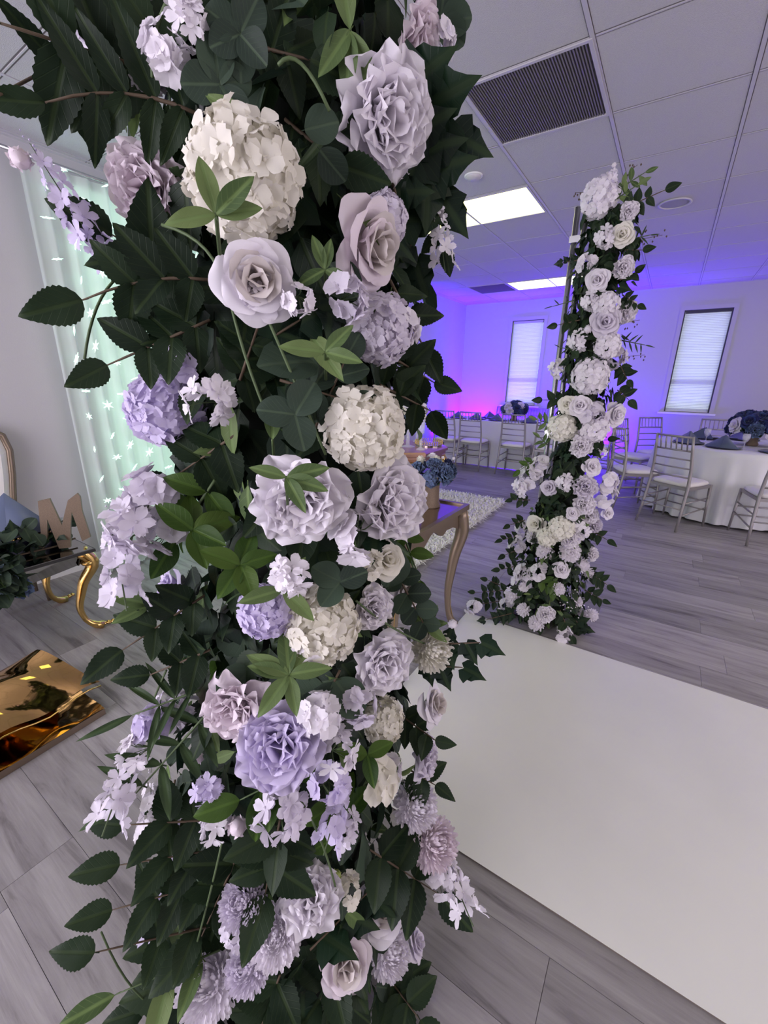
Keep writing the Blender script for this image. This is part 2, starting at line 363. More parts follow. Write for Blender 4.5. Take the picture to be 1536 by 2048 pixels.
for i, j, lab in lamp_spots:
    xa, ya = GX+i*TX, GY+j*TY; W_ = 2*TX; D_ = TY; f_ = .028
    t = thing('ceiling_light', lab or 'lit ceiling panel outside the photographed part of the room', 'ceiling light', (xa, ya, ZC), group='flush ceiling light panels' if not lab else None)
    g = MB(); g.box((.013, .013, -.004), (W_-.013, f_, .008)); g.box((.013, D_-f_, -.004), (W_-.013, D_-.013, .008)); g.box((.013, f_, -.004), (f_, D_-f_, .008)); g.box((W_-f_, f_, -.004), (W_-.013, D_-f_, .008))
    part('frame', g, M['tbar'], t); part('diffuser', MB().box((f_, f_, .0), (W_-f_, D_-f_, .006)), M['diff'], t)
for i, j, lab in [(0, -1, 'large dark ribbed return air vent in the near ceiling'), (-3, 6, 'small grey air vent next to the far ceiling light')]:
    xa, ya = GX+(i-0)*TX, GY+j*TY
    t = thing('ceiling_vent', lab, 'ceiling vent', (xa, ya, ZC)); f_ = .016
    g = MB(); g.box((.0, .0, -.005), (TX, f_, .006)); g.box((0, TY-f_, -.005), (TX, TY, .006)); g.box((0, f_, -.005), (f_, TY-f_, .006)); g.box((TX-f_, f_, -.005), (TX, TY-f_, .006))
    part('frame', g, M['tbar'], t); part('backing', MB().box((f_, f_, .006), (TX-f_, TY-f_, .009)), M['vent'], t)
    g = MB(); n = 44
    for q in range(n):
        x = f_+.004+q*(TX-2*f_-.008)/n; g.box((x, f_, -.001), (x+.0055, TY-f_, .0058))
    o = part('louvre', g, mat('vent_louvre', (.17, .155, .17), .6, 0), t); o['kind'] = 'stuff'
p = atz(1350, 406, ZC)
t = thing('ceiling_speaker', 'round perforated speaker in the ceiling above the slim flower pillar', 'speaker', (p.x, p.y, ZC))
part('rim', MB().lathe([(.11, .0), (.115, -.008), (.098, -.010), (.096, -.003)], 32), M['tbar'], t, smooth=True)
part('grille', MB().lathe([(.097, -.004), (.05, -.006), (.0, -.007)], 32), mat('speaker_grille', (.36, .35, .38), .7, bump=.6, bscale=300), t, smooth=True)
p = atz(947, 352, ZC)
t = thing('smoke_detector', 'small round white detector on the ceiling tile beside the vent', 'detector', (p.x, p.y, ZC))
part('housing', MB().lathe([(.05, .002), (.05, -.006), (.042, -.020), (.0, -.024)], 24), M['tbar'], t, smooth=True)
part('collar', MB().lathe([(.062, .002), (.062, -.004), (.05, -.005)], 24), M['trim'], t, smooth=True)

# runner board
rx0, rx1, ry0, ry1 = -.83, 2.9, .905, 2.232
t = thing('aisle_runner', 'wide white vinyl aisle runner lying on the grey plank floor', 'runner', (rx0, ry0, 0))
g = MB(); n = 40; W_ = rx1-rx0; D_ = ry1-ry0
vs = []; fs = []
for i in range(n+1):
    for j in range(13): vs.append((W_*i/n, D_*j/12, .009+.0012*math.sin(i*.9+j*.7)*math.sin(j*.5+1)))
for i in range(n):
    for j in range(12): fs.append((i*13+j, (i+1)*13+j, (i+1)*13+j+1, i*13+j+1))
part('vinyl_sheet', MB().add(vs, fs), M['vinyl'], t, smooth=True)
part('backing_board', MB().box((.002, .002, .0005), (W_-.002, D_-.002, .0072)), M['vinyl_edge'], t)

# shag rug
def shag(name, label, xa, xb, ya, yb, n, hgt, seed, poly=None):
    rn = random.Random(seed); t = thing(name, label, 'rug', ((xa+xb)/2, (ya+yb)/2, 0)); hx, hy = (xb-xa)/2, (yb-ya)/2
    part('backing', MB().box((-hx+.02, -hy+.02, .001), (hx-.02, hy-.02, .012)), M['shag'], t)
    g = MB()
    for q in range(n):
        x = rn.uniform(-hx, hx); y = rn.uniform(-hy, hy); a = rn.uniform(0, 6.28); l = rn.uniform(.05, .10); wd = .007
        dx, dy = math.cos(a), math.sin(a); h = hgt*rn.uniform(.5, 1.2)
        p0 = (x-dy*wd, y+dx*wd, .008); p1 = (x+dy*wd, y-dx*wd, .008); p2 = (x+dx*l*.5+dy*wd*.8, y+dy*l*.5-dx*wd*.8, h); p3 = (x+dx*l*.5-dy*wd*.8, y+dy*l*.5+dx*wd*.8, h); p4 = (x+dx*l, y+dy*l, h*.75)
        g.add((p0, p1, p2, p3, p4), ((0, 1, 2, 3), (3, 2, 4)))
    o = part('pile', g, M['shag'], t); o['kind'] = 'stuff'
shag('shag_rug', 'white shaggy rug on the floor behind the bronze side table', -3.1, -1.42, 2.35, 4.8, 26000, .05, 3)

# uplights
for loc, lab in (((-3.36, 6.9, 0), 'black floor uplight throwing violet light up the left wall'), ((-1.78, 7.90, 0), 'black floor uplight hidden behind the long banquet table')):
    t = thing('uplight', lab, 'uplight', loc)
    part('housing', MB().lathe([(.0, .03), (.06, .03), (.075, .05), (.075, .145), (.066, .15), (.066, .13)], 20), M['black'], t, smooth=True)
    part('lens', MB().lathe([(.065, .128), (.0, .130)], 20), M['lens'], t)
    part('bracket', MB().box((-.09, -.02, 0), (.09, .02, .012)).box((-.09, -.02, .012), (-.082, .02, .10)).box((.082, -.02, .012), (.09, .02, .10)), M['black'], t)

# sheer curtain with string lights on the left wall
def drape(y0, y1, x, z0, z1, amp, nf, seed, puddle=0.0):
    rn = random.Random(seed); n = nf*8; m = 26; vs = []; fs = []; ph = [rn.uniform(0, 6.28) for _ in range(5)]
    for j in range(m+1):
        v = j/m; z = z1+(z0-z1)*v
        for i in range(n+1):
            u = i/n; y = y0+(y1-y0)*u
            a = amp*(.55+.45*v)*(math.sin(2*PI*nf*u+ph[0]+.8*math.sin(3*u+2*v))+.35*math.sin(2*PI*nf*2.3*u+ph[1]))
            px = x+a; py = y+.25*amp*math.sin(2*PI*nf*u+ph[2]+v)
            if puddle and v > .94: k = (v-.94)/.06; px += puddle*k*(.7+.5*math.sin(u*19+ph[3])); z_ = z0+.015+.03*abs(math.sin(u*31+ph[4]))*k
            else: z_ = z
            vs.append((px, py, max(z_, .004)))
    for j in range(m):
        for i in range(n): a = j*(n+1)+i; fs.append((a, a+1, a+n+2, a+n+1))
    return MB().add(vs, fs)
t = thing('string_light_curtain', 'sheer white backdrop drape glowing mint green with star lights', 'curtain', (-3.33, 2.75, 0))
inv = TR((3.33, -2.75, 0))
part('sheer_drape', MB().merge(drape(1.24, 4.3, -3.36, .0, 2.60, .022, 26, 4, .12), inv), M['drape'], t, smooth=True)
part('curtain_rod', MB().tube([(-.03, -1.62, 2.62), (-.03, 1.6, 2.62)], .012, 8), M['chrome'], t, smooth=True)
g = MB(); rn = random.Random(9)
star = MB()
for q in range(3):
    star.merge(MB().tube([(0, 0, -.012), (0, 0, 0), (0, 0, .012)], [.0004, .0035, .0004], 4, False), RX(q*PI/3+.3))
bm_ = star.mesh('light_bulb', M['bulb'])
strings = 24
wires = MB(); cnt = 0
for s_ in range(strings):
    y = -1.42+s_*2.9/strings; wires.tube([(-.075, y, 2.6), (-.075, y, .1)], .0012, 3, False)
    for b_ in range(13):
        if cnt < 300:
            ob('light_bulb', bm_, t, TR((.028+rn.uniform(-.006, .01), y+rn.uniform(-.012, .012), .14+b_*.195+rn.uniform(-.03, .03)+(s_ % 2)*.09)) @ Euler((rn.uniform(0, 3), rn.uniform(0, 3), rn.uniform(0, 3))).to_matrix().to_4x4() @ SC((rn.uniform(1, 2.2), rn.uniform(1.6, 3.8), rn.uniform(2.0, 3.8)))); cnt += 1
o = part('light_wire', wires, M['trim'], t); o['kind'] = 'stuff'

# ================================================================== FLOWER AND LEAF SHAPES
def leaf_geo(kind, L=1.0, nseg=12, seed=0, lod=0):
    """a leaf lying along +y from the origin, unit length, facing +z"""
    rn = random.Random(seed+hash(kind) % 97); g = MB()
    cx = [-1, -.5, 0, .5, 1] if not lod else [-1, 0, 1]
    def half(t):
        if kind == 'rose': return .30*math.sin(PI*min(1, t**.72))**.8*(1-.25*t)*1.12
        if kind == 'sage': return .19*math.sin(PI*t**.9)**.85
        if kind == 'willow': return .075*math.sin(PI*t**.8)**.8
        if kind == 'euca': return .44*math.sin(PI*min(1, t*.985+.01))**.55
        if kind == 'moss': return .27*math.sin(PI*t**.85)**.8
        return .3*math.sin(PI*t)
    if kind == 'ivy':
        pts = [(0, 0), (.16, -.10), (.40, .04), (.52, .26), (.34, .34), (.33, .50), (.22, .60), (.10, .78), (0, 1)]
        v = [(0, .05, 0)]; uv = [(.5, .0)]
        out = pts[1:] + [(-x, y) for x, y in pts[-2:0:-1]]
        for x, y in out: v.append((x, y, -.35*(x*x)-.10*y*y+.03*abs(x))); uv.append((.5+x*.5, y))
        mids = [(0, .5, .02)]; v.append(mids[0]); uv.append((.5, .5)); c = len(v)-1; n = len(out)
        f = [(c, 1+i, 1+(i+1) % n) for i in range(n) if not (i == n-1)] + [(c, n, 0), (c, 0, 1)]
        g.add(v, f, uv)
    else:
        m = nseg if not lod else 5
        steps = [i/(m*2) for i in range(m*2+1)] if (kind == 'rose' and not lod) else [i/m for i in range(m+1)]
        curl = rn.uniform(.08, .30); tw = rn.uniform(-.25, .25); fold = rn.uniform(.15, .45)
        vs = []; uv = []
        for i, t in enumerate(steps):
            w_ = half(t)
            if kind == 'rose' and not lod and 0 < t < 1: w_ = abs(w_)*(1.05 if i % 2 else .96)
            for c in cx:
                x = c*w_; z = abs(c)*w_*fold - curl*t*t + tw*x*t + .012*math.sin(t*9+c*2)
                vs.append((x, t, z)); uv.append((.5+c*.5*max(w_*2.2, .05), t))
        k = len(cx)
        fs = [(a*k+b, a*k+b+1, (a+1)*k+b+1, (a+1)*k+b) for a in range(len(steps)-1) for b in range(k-1)]
        g.add(vs, fs, uv)
        g.tube([(0, -.10, .01), (0, 0, 0)], [.012, .012], 3, False)
    return g.merge(MB(), None) if L == 1.0 else MB().merge(g, SC(L))
LEAF = {k: [leaf_geo(k, seed=s).mesh(k+'_leaf', G_[k]) for s in range(3)] for k in ('rose', 'ivy', 'sage', 'euca', 'willow', 'moss')}
LEAF_LO = {k: [leaf_geo(k, seed=s, lod=1) for s in range(3)] for k in ('rose', 'ivy', 'sage', 'euca', 'willow', 'moss')}
LNAME = {'rose': 'rose_leaf', 'ivy': 'ivy_leaf', 'sage': 'sage_leaf', 'euca': 'eucalyptus_leaf', 'willow': 'willow_leaf', 'moss': 'bright_leaf'}

def petal_geo(w=.5, l=.6, cup=.5, curl=.15, ruf=.0, n=6, m=6, seed=0, notch=0, tipw=.35):
    """petal rising from the origin along +y; cups toward +z, its tip rolls back"""
    rn = random.Random(seed); ph = rn.uniform(0, 6); vs = []; fs = []; uv = []
    for j in range(m+1):
        t = j/m; ww = w*(math.sin(PI*min(.5, t*.62+.04))**.8)*(1 if t < .7 else math.sqrt(max(0, 1-((t-.7)/.3)**2*(1-tipw))))
        for i in range(n+1):
            u = -1+2*i/n; x = u*ww*math.cos(cup*u*.6)
            yy = l*t*(1-.16*u*u*t)-(notch*math.exp(-(u*4)**2)*t*t)
            z = cup*l*(t*t*.35+.5*u*u*ww)-curl*l*max(0, t-.6)**2*5 + ruf*t*t*math.sin(u*5+ph)*l*.5 + ruf*.5*t*math.sin(t*7+u*9+ph)*l*.3
            vs.append((x, yy, z)); uv.append((.5+u/2, t))
    for j in range(m):
        for i in range(n): a = j*(n+1)+i; fs.append((a, a+1, a+n+2, a+n+1))
    return MB().add(vs, fs, uv)
def pl(a, tilt, r=0, s=1.0, z=0):
    """place a petal round the z axis: tilt 0 = lying flat, pi/2 = upright"""
    return RZ(a) @ TR((0, r, z)) @ RX(tilt) @ SC(s)
def heart_geo(n=9, seed=1, r=.20, h=.42):
    rn = random.Random(seed); g = MB()
    for i in range(n):
        a = i*2.399; k = i/n
        g.merge(petal_geo(.20+.10*k, h*(1-.12*k), .9, .25+.2*k, .05, 5, 5, seed+i), pl(a, 1.38-.45*k+rn.uniform(-.06, .06), .02+r*k*.6, 1, .02))
    g.lathe([(.02, -.14), (.10, -.05), (.16, .02), (.10, .10), (0, .16)], 10)
    return g
# a bloom = core geometry + list of (petal mesh idx, matrix); unit size: radius about .5 (diameter 1)
def rose_layout(seed, n=13):
    rn = random.Random(seed); out = []
    for i in range(n):
        k = i/n; ring = 0 if i < 5 else 1
        a = i*2.399+rn.uniform(-.15, .15); tilt = (1.05 if i < 4 else .70 if i < 9 else .32)+rn.uniform(-.1, .1)
        out.append((rn.randrange(3), pl(a, tilt, .07+.04*(i > 4), .72+.26*k, .0-.05*k)))
    return out
def peony_layout(seed, n=24):
    rn = random.Random(seed); out = []
    for i in range(n):
        k = i/n; a = i*2.399+rn.uniform(-.2, .2); tilt = 1.35-1.15*k**.8+rn.uniform(-.12, .12)
        out.append((rn.randrange(3), pl(a, tilt, .05, .68+.36*k, .05-.10*k) @ RZ(rn.uniform(-.15, .15))))
    return out
PETG = {'rose': [petal_geo(.34, .50, .55, .42, .03, 7, 7, s) for s in range(3)],
        'peony': [petal_geo(.27, .52, .50, .18, .30, 8, 7, s+5, .05) for s in range(3)]}
HEART = {'rose': heart_geo(9, 1), 'peony': heart_geo(14, 3, .30, .36)}
def floret_geo(seed=0, five=False, star=False):
    rn = random.Random(seed); g = MB(); n = 5 if five else 4
    for i in range(n):
        g.merge(petal_geo(.24 if not star else .17, .46 if not star else .52, .25, .1, .12, 4, 4, seed*7+i, .06), pl(i*2*PI/n+rn.uniform(-.1, .1), .18+rn.uniform(-.1, .25), .03))
    g.lathe([(.05, -.02), (.05, .03), (0, .05)], 6); return g
FLORET = [floret_geo(s) for s in range(3)]; BLOS = [floret_geo(s+3, True, True) for s in range(3)]; BLOS5 = [floret_geo(s+9, True) for s in range(3)]
def fib(n, cap=1.0):
    out = []
    for i in range(n):
        z = 1-(i+.5)/n*(1+cap); r = math.sqrt(max(0, 1-z*z)); a = i*2.399963; out.append(Vector((r*math.cos(a), r*math.sin(a), z)))
    return out
def hyd_layout(seed, n):
    rn = random.Random(seed); out = []
    for v in fib(n, .35):
        p = v*.40*rn.uniform(.86, 1.08)
        out.append((rn.randrange(3), TR(p) @ frame(v+Vector((rn.uniform(-.3, .3), rn.uniform(-.3, .3), rn.uniform(-.3, .3)))) @ SC(rn.uniform(.28, .36))))
    return out
def mum_geo(seed=0, n=120, lo=False):
    rn = random.Random(seed); g = MB()
    for v in fib(n if not lo else 70, .55):
        l = .50*rn.uniform(.86, 1.08); w_ = .036 if not lo else .055; m = TR(v*.24) @ frame(v+Vector((rn.uniform(-.22, .22), rn.uniform(-.22, .22), rn.uniform(-.22, .22))), (0, 0, 1))
        ll = l-.24; 
        vs = []; fs = []
        for j, (t, ww) in enumerate(((0, .6), (.5, .9), (.85, 1.0), (1, .45))):
            for u in (-1, 0, 1): vs.append(m @ Vector((u*w_*ww, .10*t*t-(.02 if u == 0 else 0), ll*t)))
        for j in range(3):
            for i in range(2): a = j*3+i; fs.append((a, a+1, a+4, a+3))
        g.add(vs, fs)
    g.lathe([(.05, -.3), (.24, -.14), (.30, 0), (.22, .2), (0, .30)], 10); return g
def joined(kind, seed):
    g = MB()
    if kind in ('rose', 'peony'):
        g.merge(HEART[kind])
        for i, m in (rose_layout if kind == 'rose' else peony_layout)(seed): g.merge(PETG[kind][i], m)
    elif kind == 'hyd':
        for i, m in hyd_layout(seed, 44): g.merge(FLORET[i], m)
    elif kind == 'mum': g.merge(mum_geo(seed, lo=True))
    elif kind == 'cluster':
        rn = random.Random(seed)
        for q in range(12):
            v = Vector((rn.uniform(-1, 1), rn.uniform(-1, 1), rn.uniform(.0, .9))); v.normalize()
            g.merge(BLOS[q % 3] if seed % 3 == 1 else BLOS5[q % 3], TR(v*rn.uniform(.2, .4)) @ frame(v+Vector((0, 0, .4))) @ SC(rn.uniform(.42, .58)))
    elif kind == 'bud':
        for i in range(5): g.merge(PETG['rose'][i % 3], pl(i*2.4, 1.45, .02, .9, -.25))
        g.merge(MB().lathe([(.03, -.35), (.17, -.22), (.24, -.02), (.17, .2), (0, .3)], 10))
    return g
_cache = {}; NBL = 0
def shared(key, fn):
    if key not in _cache: _cache[key] = fn()
    return _cache[key]
GM = lambda n, kind, c, s: shared((n, kind, c, s), lambda: joined(kind, s).mesh(n, P_[c]))

NAMES = {'rose': 'rose', 'peony': 'peony', 'hyd': 'hydrangea', 'mum': 'chrysanthemum', 'cluster': 'blossom_cluster', 'bud': 'rosebud'}
def bloom_simple(kind, col, parent, mt, seed=0):
    return ob(NAMES[kind], GM(NAMES[kind], kind, col, seed % 3), parent, mt)
def bloom_full(kind, col, parent, mt, seed=0, nsub=20):
    """flower head whose petals or florets are sub-parts"""
    if kind in ('mum', 'bud'):
        if kind == 'mum': return ob('chrysanthemum', shared(('mumf', col, seed % 3), lambda: mum_geo(seed % 3, 300).mesh('chrysanthemum', P_[col])), parent, mt)
        return bloom_simple(kind, col, parent, mt, seed)
    if kind in ('rose', 'peony'):
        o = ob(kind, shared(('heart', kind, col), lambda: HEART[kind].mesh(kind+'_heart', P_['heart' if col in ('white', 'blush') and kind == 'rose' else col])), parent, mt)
        for i, m in (rose_layout if kind == 'rose' else peony_layout)(seed): ob(kind+'_petal', shared(('pt', kind, col, i), lambda: PETG[kind][i].mesh(kind+'_petal', P_[col])), o, m)
        return o
    if kind == 'hyd':
        lay = hyd_layout(seed, 76)
        g = MB(); g.lathe([(.02, -.42), (.10, -.2), (.2, 0), (.14, .2), (0, .26)], 8)
        for i, m in lay[nsub:]: g.merge(FLORET[i], m)
        o = ob('hydrangea', g.mesh('hydrangea', P_[col]), parent, mt)
        for i, m in lay[:nsub]: ob('floret', shared(('fl', col, i), lambda: FLORET[i].mesh('floret', P_[col])), o, m)
        return o
    if kind in ('cluster', 'spike'):
        global NBL
        NBL += 11
        if NBL > 300 and kind == 'cluster': return bloom_simple(kind, col, parent, mt, seed)
        rn = random.Random(seed); g = MB(); o_m = []
        n = 11 if kind == 'cluster' else 12
        for q in range(n):
            if kind == 'cluster':
                v = Vector((rn.uniform(-1, 1), rn.uniform(-1, 1), rn.uniform(.0, .9))); v.normalize(); p = v*rn.uniform(.2, .40); s = rn.uniform(.44, .62)
                g.tube([(0, 0, -.3), p*.5, p], .010, 4, False)
            else:  # flower spike hanging along +y
                t = q/n; a = q*2.4; p = Vector((.16*math.cos(a)*(1-t*.6), -.45+t*.95, .16*math.sin(a)*(1-t*.6))); v = Vector((math.cos(a), .3, math.sin(a))); s = .42*(1-.5*t)
                if q == 0: g.tube([(0, -.6, 0), (0, 0, 0), (0, .62, .02)], [.012, .01, .005], 4, False)
            o_m.append((rn.randrange(3), TR(p) @ frame(v) @ SC(s)))
        o = ob('blossom_stem', g.mesh('blossom_stem', M['stem']), parent, mt)
        for i, m in o_m: ob('blossom', shared(('bl', col, i, seed % 3 == 1), lambda: (BLOS if seed % 3 == 1 else BLOS5)[i].mesh('blossom', P_[col])), o, m)
        if kind == 'spike':
            for q in range(6):
                ob('blossom_bud', shared(('bbud', col), lambda: MB().lathe([(0, -.5), (.3, -.2), (.32, .1), (0, .5)], 6).mesh('blossom_bud', P_[col])), o, TR((rn.uniform(-.05, .05), .5+.05*q, rn.uniform(-.04, .04))) @ SC(.055-.005*q))
        return o

# ================================================================== TABLES, CHAIRS, SETTINGS
def chiavari():
    t = thing('chiavari_chair', 'x', 'chair')
    z = .435
    for s in (-1, 1):
        part('rear_post', MB().tube([(s*.205, -.255, 0), (s*.195, -.215, .20), (s*.188, -.185, z), (s*.180, -.190, .62), (s*.172, -.225, .80), (s*.168, -.25, .925)], [.012, .014, .016, .014, .013, .011], 8), M['silver'], t, smooth=True)
        part('front_leg', MB().tube([(s*.205, .195, 0), (s*.198, .19, .2), (s*.19, .185, z)], [.010, .013, .016], 8), M['silver'], t, smooth=True)
    part('seat_frame', MB().box((-.195, -.195, z-.03), (.195, .20, z-.003)), M['silver'], t)
    c = MB(); n = 10; vs = []; fs = []
    for zz, sh in ((z-.003, 0), (z+.012, .012), (z+.032, .004), (z+.042, -.02), (z+.046, -.08)):
        for i in range(28):
            a = 2*PI*i/28; ca, sa = math.cos(a), math.sin(a); r = 1/max(abs(ca), abs(sa))**.82
            vs.append(((.188+sh)*ca*r*.98, .004+(.188+sh)*sa*r*.98, zz))
    for j in range(4):
        for i in range(28): fs.append((j*28+i, j*28+(i+1) % 28, (j+1)*28+(i+1) % 28, (j+1)*28+i))
    fs.append(tuple(range(4*28, 5*28))); fs.append(tuple(range(27, -1, -1)))
    part('seat_cushion', c.add(vs, fs), M['cushion'], t, smooth=True)
    def yb(zz): return -.19-(max(0, zz-.62)/.305)**1.3*.058
    for zz, r in ((.915, .011), (.785, .009), (.70, .008), (.615, .008), (.53, .009)):
        w_ = .17+(.925-zz)*.03
        part('back_rail', MB().tube([(-w_, yb(zz), zz), (0, yb(zz)-.012, zz), (w_, yb(zz), zz)], r, 6), M['silver'], t, smooth=True)
    for i in range(6):
        x = -.125+i*.05
        part('spindle', MB().tube([(x, yb(.785)-.008, .785), (x, yb(.85)-.01, .85), (x, yb(.915)-.008, .915)], [.005, .0075, .005], 6), M['silver'], t, smooth=True)
    for (a, b) in (((-.2, .192, .17), (.2, .192, .17)), ((-.2, .19, .26), (.2, .19, .26)), ((-.197, -.22, .22), (.197, -.22, .22)), ((-.199, -.225, .16), (-.2, .192, .20)),
                   ((.199, -.225, .16), (.2, .192, .20)), ((-.194, -.205, .28), (-.196, .19, .30)), ((.194, -.205, .28), (.196, .19, .30))):
        part('stretcher', MB().tube([a, b], .0075, 6), M['silver'], t, smooth=True)
    return t
cp = chiavari(); used = False
def chair(x, y, face, label, group):
    global used
    c = cp if not used else dup(cp); used = True
    c.location = (x, y, 0); c.rotation_euler = (0, 0, math.atan2(-face[0], face[1]))
    c['label'] = label; c['group'] = group
G1 = 'silver chairs along the long banquet table'; G2 = 'silver chairs around the round table'
chair(-2.56, 6.575, (0, 1), 'silver bamboo-style chair second from the violet corner, before the long table', G1)
chair(-3.02, 6.60, (0, 1), 'silver bamboo-style chair nearest the violet corner, partly behind rose leaves', G1)
chair(-1.87, 6.575, (.03, 1), 'silver bamboo-style chair before the long table, below the blue and white centrepiece', G1)
chair(-1.36, 6.56, (-.02, 1), 'silver bamboo-style chair of the long table half hidden by the slim flower pillar', G1)
chair(-2.54, 7.79, (0, -1), 'silver chair on the wall side of the long table, left of its centrepiece', G1)
chair(-1.95, 7.79, (0, -1), 'silver chair on the wall side of the long table under the narrow window', G1)
chair(-.80, 7.12, (-1, 0), 'silver chair at the right end of the long table, behind the slim pillar', G1)
TC = Vector((.72, 6.05))
for x, y, fx, fy, lab in ((.235, 5.12, .52, .85, 'silver chair with ivory cushion nearest the slim flower pillar, in front of the round table'),
                          (.96, 5.04, -.22, 1, 'silver chair cut off by the right edge of the photo, before the round table'),
                          (-.19, 5.50, .88, .42, 'silver chair seen side on at the left of the round table'),
                          (-.27, 6.52, .93, -.38, 'silver chair behind the side-on one, left rear of the round table'),
                          (-.02, 7.00, .65, -.8, 'silver chair behind the round table under the left edge of the window'),
                          (.62, 7.20, .08, -1, 'silver chair behind the round table, partly covered by napkins and flowers'),
                          (1.42, 6.9, -.6, -.8, 'silver chair on the hidden far right side of the round table')):
    chair(x, y, (fx, fy), lab, G2)

# round table and its cloth
t = thing('round_table', 'round banquet table under white linen near the right window', 'table', (TC.x, TC.y, 0))
part('tabletop', MB().lathe([(0, .722), (.74, .722), (.75, .73), (.75, .742), (.74, .75), (0, .75)], 40), M['bronze'], t, smooth=True)
for k in range(4):
    a = PI/4+k*PI/2; part('leg', MB().tube([(.42*math.cos(a), .42*math.sin(a), 0), (.38*math.cos(a), .38*math.sin(a), .72)], .016, 8), M['chrome'], t)
def round_cloth(R, seed):
    n = 180; rn = random.Random(seed); vs = []; fs = []; prof = [(0, 0), (R*.6, 0), (R*.97, 0), (R, -.012)]+[(R, -.012-.72*k/14) for k in range(1, 15)]
    for j, (r, z) in enumerate(prof):
        k = max(0, (j-3)/14)
        for i in range(n):
            a = 2*PI*i/n; rip = math.sin(a*22+1.5*math.sin(a*3))+.4*math.sin(a*41+2)
            rr = r+k*(.045+.035*rip) if j > 3 else r
            vs.append((rr*math.cos(a), rr*math.sin(a), .7625+z+(.008*math.sin(a*22+1) if j == len(prof)-1 else 0)))
    for j in range(len(prof)-1):
        for i in range(n): fs.append((j*n+i, j*n+(i+1) % n, (j+1)*n+(i+1) % n, (j+1)*n+i))
    return MB().add(vs, fs)
o = ob('tablecloth', round_cloth(.77, 2).mesh('tablecloth', M['cloth'])); o.location = (TC.x, TC.y, -.008)
tag(o, 'floor-length white cloth falling in folds around the round table', 'tablecloth')
# long table
lx0, lx1, ly0, ly1 = -3.30, -1.02, 6.81, 7.52
t = thing('banquet_table', 'long rectangular banquet table before the violet wall', 'table', ((lx0+lx1)/2, (ly0+ly1)/2, 0))
hx, hy = (lx1-lx0)/2, (ly1-ly0)/2
part('tabletop', MB().box((-hx+.02, -hy+.02, .725), (hx-.02, hy-.02, .748)), M['bronze'], t)
for a in (-1, 1):
    for b in (-1, 1): part('leg', MB().tube([(a*(hx-.2), b*(hy-.12), 0), (a*(hx-.2), b*(hy-.12), .725)], .016, 8), M['chrome'], t)
g = MB(); n = 220; vs = []; fs = []; per = []
def rrect(u):
    L = [2*hx, 2*hy, 2*hx, 2*hy]; s = u*sum(L)
    for k, l in enumerate(L):
        if s <= l: break
        s -= l
    return [(-hx+s, -hy, 0, -1), (hx, -hy+s, 1, 0), (hx-s, hy, 0, 1), (-hx, hy-s, -1, 0)][k]
prof = [(.0, .0), (.004, -.012)]+[(.004, -.012-.737*k/10) for k in range(1, 11)]
for j, (o_, z) in enumerate(prof):
    k = max(0, (j-1)/10)
    for i in range(n):
        x, y, nx, ny = rrect(i/n); a = i*2*PI/n; rip = k*(.012+.012*math.sin(a*17+math.sin(a*5)*2)); vs.append((x+nx*(o_+rip), y+ny*(o_+rip), .756+z))
for j in range(len(prof)-1):
    for i in range(n): fs.append((j*n+i, j*n+(i+1) % n, (j+1)*n+(i+1) % n, (j+1)*n+i))
fs.append(tuple(range(n)))
o = ob('tablecloth', g.add(vs, fs).mesh('tablecloth', M['cloth'], False)); smooth_by_angle(o, 50); o.location = ((lx0+lx1)/2, (ly0+ly1)/2, 0)
tag(o, 'straight-hanging white cloth on the long banquet table', 'tablecloth')

# place settings: charger plate and folded napkin pyramid
chg = MB().lathe([(0, .006), (.10, .006), (.15, .014), (.152, .010), (.10, 0), (0, 0)], 28).mesh('charger_plate', M['charger'])
def napkin_geo(w, h):
    g = MB(); A = (-w, -w*.55, 0); B = (w, -w*.55, 0); T_ = (0, .0, h); Cc = (0, w*.9, 0); Dm = (0, -w*.75, .004)
    def sub(p, q, r_, bulge, k=5):
        vs = []; idx = {}; fs = []
        p, q, r_ = map(Vector, (p, q, r_)); nrm = (q-p).cross(r_-p).normalized()
        for i in range(k+1):
            for j in range(k+1-i):
                a, b = i/k, j/k; c = 1-a-b; idx[i, j] = len(vs); vs.append(p*c+q*a+r_*b+nrm*bulge*27*a*b*c)
        for i in range(k):
            for j in range(k-i):
                fs.append((idx[i, j], idx[i+1, j], idx[i, j+1]))
                if i+j < k-1: fs.append((idx[i+1, j], idx[i+1, j+1], idx[i, j+1]))
        g.add(vs, fs)
    sub(A, Dm, T_, .01); sub(Dm, B, T_, .01); sub(B, Cc, T_, -.008); sub(Cc, A, T_, -.008)
    sub((w*.04, -w*.78, .0), (w*1.04, -w*.60, 0), (.0, -.012, h*1.0), .02)
    g.box((-w, -w*.55, 0), (w, w*.4, .006)); return g
nap = napkin_geo(.15, .125).mesh('napkin', M['napkin'], True)
def setting(x, y, z, rz, where, group):
    c = ob('charger_plate', chg); c.location = (x, y, z); tag(c, 'dark charger plate under the napkin '+where, 'plate', group[0])
    n = ob('folded_napkin', nap); n.location = (x, y, z+.0145); n.scale = (.84,)*3 if z > .756 else (1,)*3; n.rotation_euler = (0, 0, rz); tag(n, 'slate blue napkin folded to a pyramid '+where, 'napkin', group[1])
GR = ('chargers on the round table', 'napkins on the round table'); GL = ('chargers on the long table', 'napkins on the long table')
